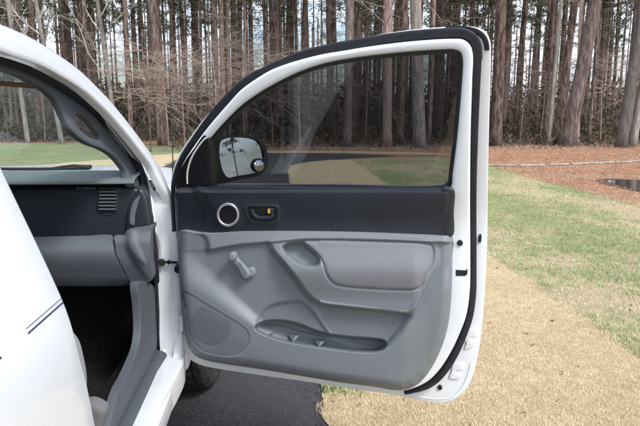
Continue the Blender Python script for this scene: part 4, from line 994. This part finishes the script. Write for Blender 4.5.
# the wood: individual pines
cnt = 0
for k in range(3000):
    if cnt >= 246: break
    u = random.random(); y = 23.2+36*u**1.15; px = random.uniform(-25, 665) if cnt < 206 else random.choice((random.uniform(-190, -25), random.uniform(665, 760))); x = tx(px, y)
    if any((x-a)**2+(y-b)**2 < (.85 if y > 27 else .9)**2 for a, b in taken): continue
    if y < 24.6 and random.random() < .45: continue
    if x < -4.2 and y < 26.8: continue
    taken.append((x, y)); s = random.uniform(.8, 1.2); cnt += 1
    if y < 30: lab, gp = 'brown pine trunk in the front rows of the wood beyond the lawn', 'pines in the front rows of the wood'
    elif y < 42: lab, gp = 'slender pine trunk in the middle depth of the wood', 'pines in the middle of the wood'
    else: lab, gp = 'distant thin pine deep in the wood with sky between its branches', 'pines deep in the wood'
    place_pine(x, y, s, lab, gp)
# trees behind the viewer, seen only in the mirror and glass
for k in range(20):
    place_pine(66+random.uniform(0, 10), -24+k*3.1, random.uniform(.7, 1), 'pine across the lawn reflected in the door mirror', 'pines reflected in the door mirror')
# far wood as one mass: many trunks and dark undergrowth
def far_wood():
    V = []; Fs = []
    for i in range(290):
        y = random.uniform(60, 88); x = tx(random.uniform(-260, 860), y); r = random.uniform(.10, .2); k = len(V); h = random.uniform(12, 18)
        for z, rr in ((0, r), (h, r*.5)):
            for j in range(5): a = j*2*PI/5; V.append((x+rr*math.cos(a), y+rr*math.sin(a), z))
        for j in range(5): l = (j+1) % 5; Fs.append((k+j, k+l, k+5+l, k+5+j))
    nt_ = len(Fs)
    for i in range(100000):
        y = 27+59*random.random()**.8; x = tx(random.uniform(-260, 860), y); 
        z = abs(random.gauss(0, .22+.03*(y-27))) if y < 55 else random.triangular(0, 5.0, .5)
        if i > 74000: y = random.uniform(22.6, 30); x = tx(random.uniform(-260, 860), y); z = abs(random.gauss(0, .16+.05*(y-22.6)))
        if x < -4.2 and y < 26.8: y += 5; x = x*1.2
        s = random.uniform(.12, .34)*(1 if y < 55 else 1.5)*(.35 if i > 74000 else 1); d = np.array([random.gauss(0, 1), random.gauss(0, 1), random.gauss(0, 1)]); e = np.array([random.gauss(0, 1), random.gauss(0, 1), random.gauss(0, 1)])*.5; k = len(V)
        c = np.array([x, y, z]); V.extend([c, c+d*s, c+e*s]); Fs.append((k, k+1, k+2))
    me = bpy.data.meshes.new('far_wood'); me.from_pydata([tuple(map(float, v)) for v in V], [], Fs); me.update(); me.materials.append(BARK); me.materials.append(UND)
    mi = np.zeros(len(Fs), np.int32); mi[nt_:] = 1; me.polygons.foreach_set('material_index', mi)
    o = link('far_woodland', me, None, None, False); tag(o, 'dense dark far woodland and undergrowth behind the pine trunks', 'woodland', kind='stuff')
UND = blade_mat('undergrowth', (.05, .038, .028), (.11, .085, .062), (.10, .095, .055))
far_wood()
# leaf litter line and twigs at the foot of the trees
Ptw = np.c_[rng.uniform(-25, 20, 9000), rng.uniform(20.8, 30, 9000)]; Ptw = Ptw[(Ptw[:, 0] > -4) | (Ptw[:, 1] > 26.8)]
o = blades('woodland_litter', Ptw, .12, .03, DEADT, 1.6); tag(o, 'brown litter and dead stalks at the foot of the wood', 'litter', kind='stuff')

# pale weathered logs lying on the straw
LOG = mat('weathered_log', (.36, .33, .29), .9, .2, noise=(8, (.22, .19, .16), .4, .7), bump=(40, .7, .01))
segs = [((488, 166.3), (517, 167.0), 'leftmost'), ((520, 167.0), (544, 166.3), 'second'), ((550, 166.0), (568, 165.4), 'short'), ((571, 165.2), (614, 163.6), 'long'), ((616, 163.6), (660, 160.0), 'right')]
labs = ['pale weathered timber on the straw nearest the door edge', 'pale weathered timber on the straw beneath the thin sapling, second from the door', 'shortest pale weathered timber, in front of the largest trunk', 'longest pale weathered timber lying on the straw', 'pale weathered timber at the right edge before the grey pair of trunks']
for (a, b, _), lb in zip(segs, labs):
    A = gnd(*map(float, a)); B = gnd(*map(float, b)); r_ = np.linspace(0, 1, 10)
    P = A[None]*(1-r_[:, None])+B[None]*r_[:, None]; P[:, 2] = .03+rng.normal(0, .004, 10); P[:, 1] += rng.normal(0, .012, 10)
    o = tube('landscape_timber', P, (.03*(1+rng.normal(0, .12, 10))), LOG, None, 9); tag(o, lb, 'timber', 'pale timbers edging the straw')

# ================================================================== LIGHT
w = bpy.data.worlds.new('World'); bpy.context.scene.world = w; w.use_nodes = True; nt = w.node_tree
SUN_EL, SUN_AZ = 48, 140      # azimuth clockwise from +Y: light comes from behind right
bg = nt.nodes['Background']; sk = nt.nodes.new('ShaderNodeTexSky'); sk.sky_type = 'NISHITA'; sk.sun_disc = False; sk.sun_elevation = math.radians(SUN_EL); sk.sun_rotation = math.radians(SUN_AZ); sk.air_density = 1; sk.dust_density = 2.5; sk.ozone_density = 1.5
tc = nt.nodes.new('ShaderNodeTexCoord'); mp = nt.nodes.new('ShaderNodeMapping'); mp.inputs['Scale'].default_value = (1, 1, 2.2); nt.links.new(tc.outputs['Generated'], mp.inputs[0])
n = nt.nodes.new('ShaderNodeTexNoise'); n.inputs['Scale'].default_value = 2.2; n.inputs['Detail'].default_value = 7; n.inputs['Roughness'].default_value = .55; nt.links.new(mp.outputs[0], n.inputs['Vector'])
r = nt.nodes.new('ShaderNodeMapRange'); r.inputs[1].default_value = .40; r.inputs[2].default_value = .60; r.inputs[4].default_value = .9; nt.links.new(n.outputs['Fac'], r.inputs[0])
mx = nt.nodes.new('ShaderNodeMix'); mx.data_type = 'RGBA'; nt.links.new(r.outputs[0], mx.inputs[0]); nt.links.new(sk.outputs[0], mx.inputs[6]); mx.inputs[7].default_value = (10.0, 10.6, 11.8, 1)
nt.links.new(mx.outputs[2], bg.inputs[0]); bg.inputs[1].default_value = .10
sl = bpy.data.lights.new('sun', 'SUN'); sl.energy = 1.4; sl.angle = math.radians(14); sl.color = (1, .975, .94)
so = bpy.data.objects.new('sun', sl); C.objects.link(so); a = math.radians(SUN_AZ); e = math.radians(SUN_EL)
dv = Vector((math.sin(a)*math.cos(e), math.cos(a)*math.cos(e), math.sin(e))); so.rotation_euler = dv.to_track_quat('Z', 'Y').to_euler()
sc = bpy.context.scene; sc.view_settings.view_transform = 'Standard'; sc.view_settings.look = 'None'; sc.view_settings.exposure = 1.12; sc.view_settings.gamma = 1
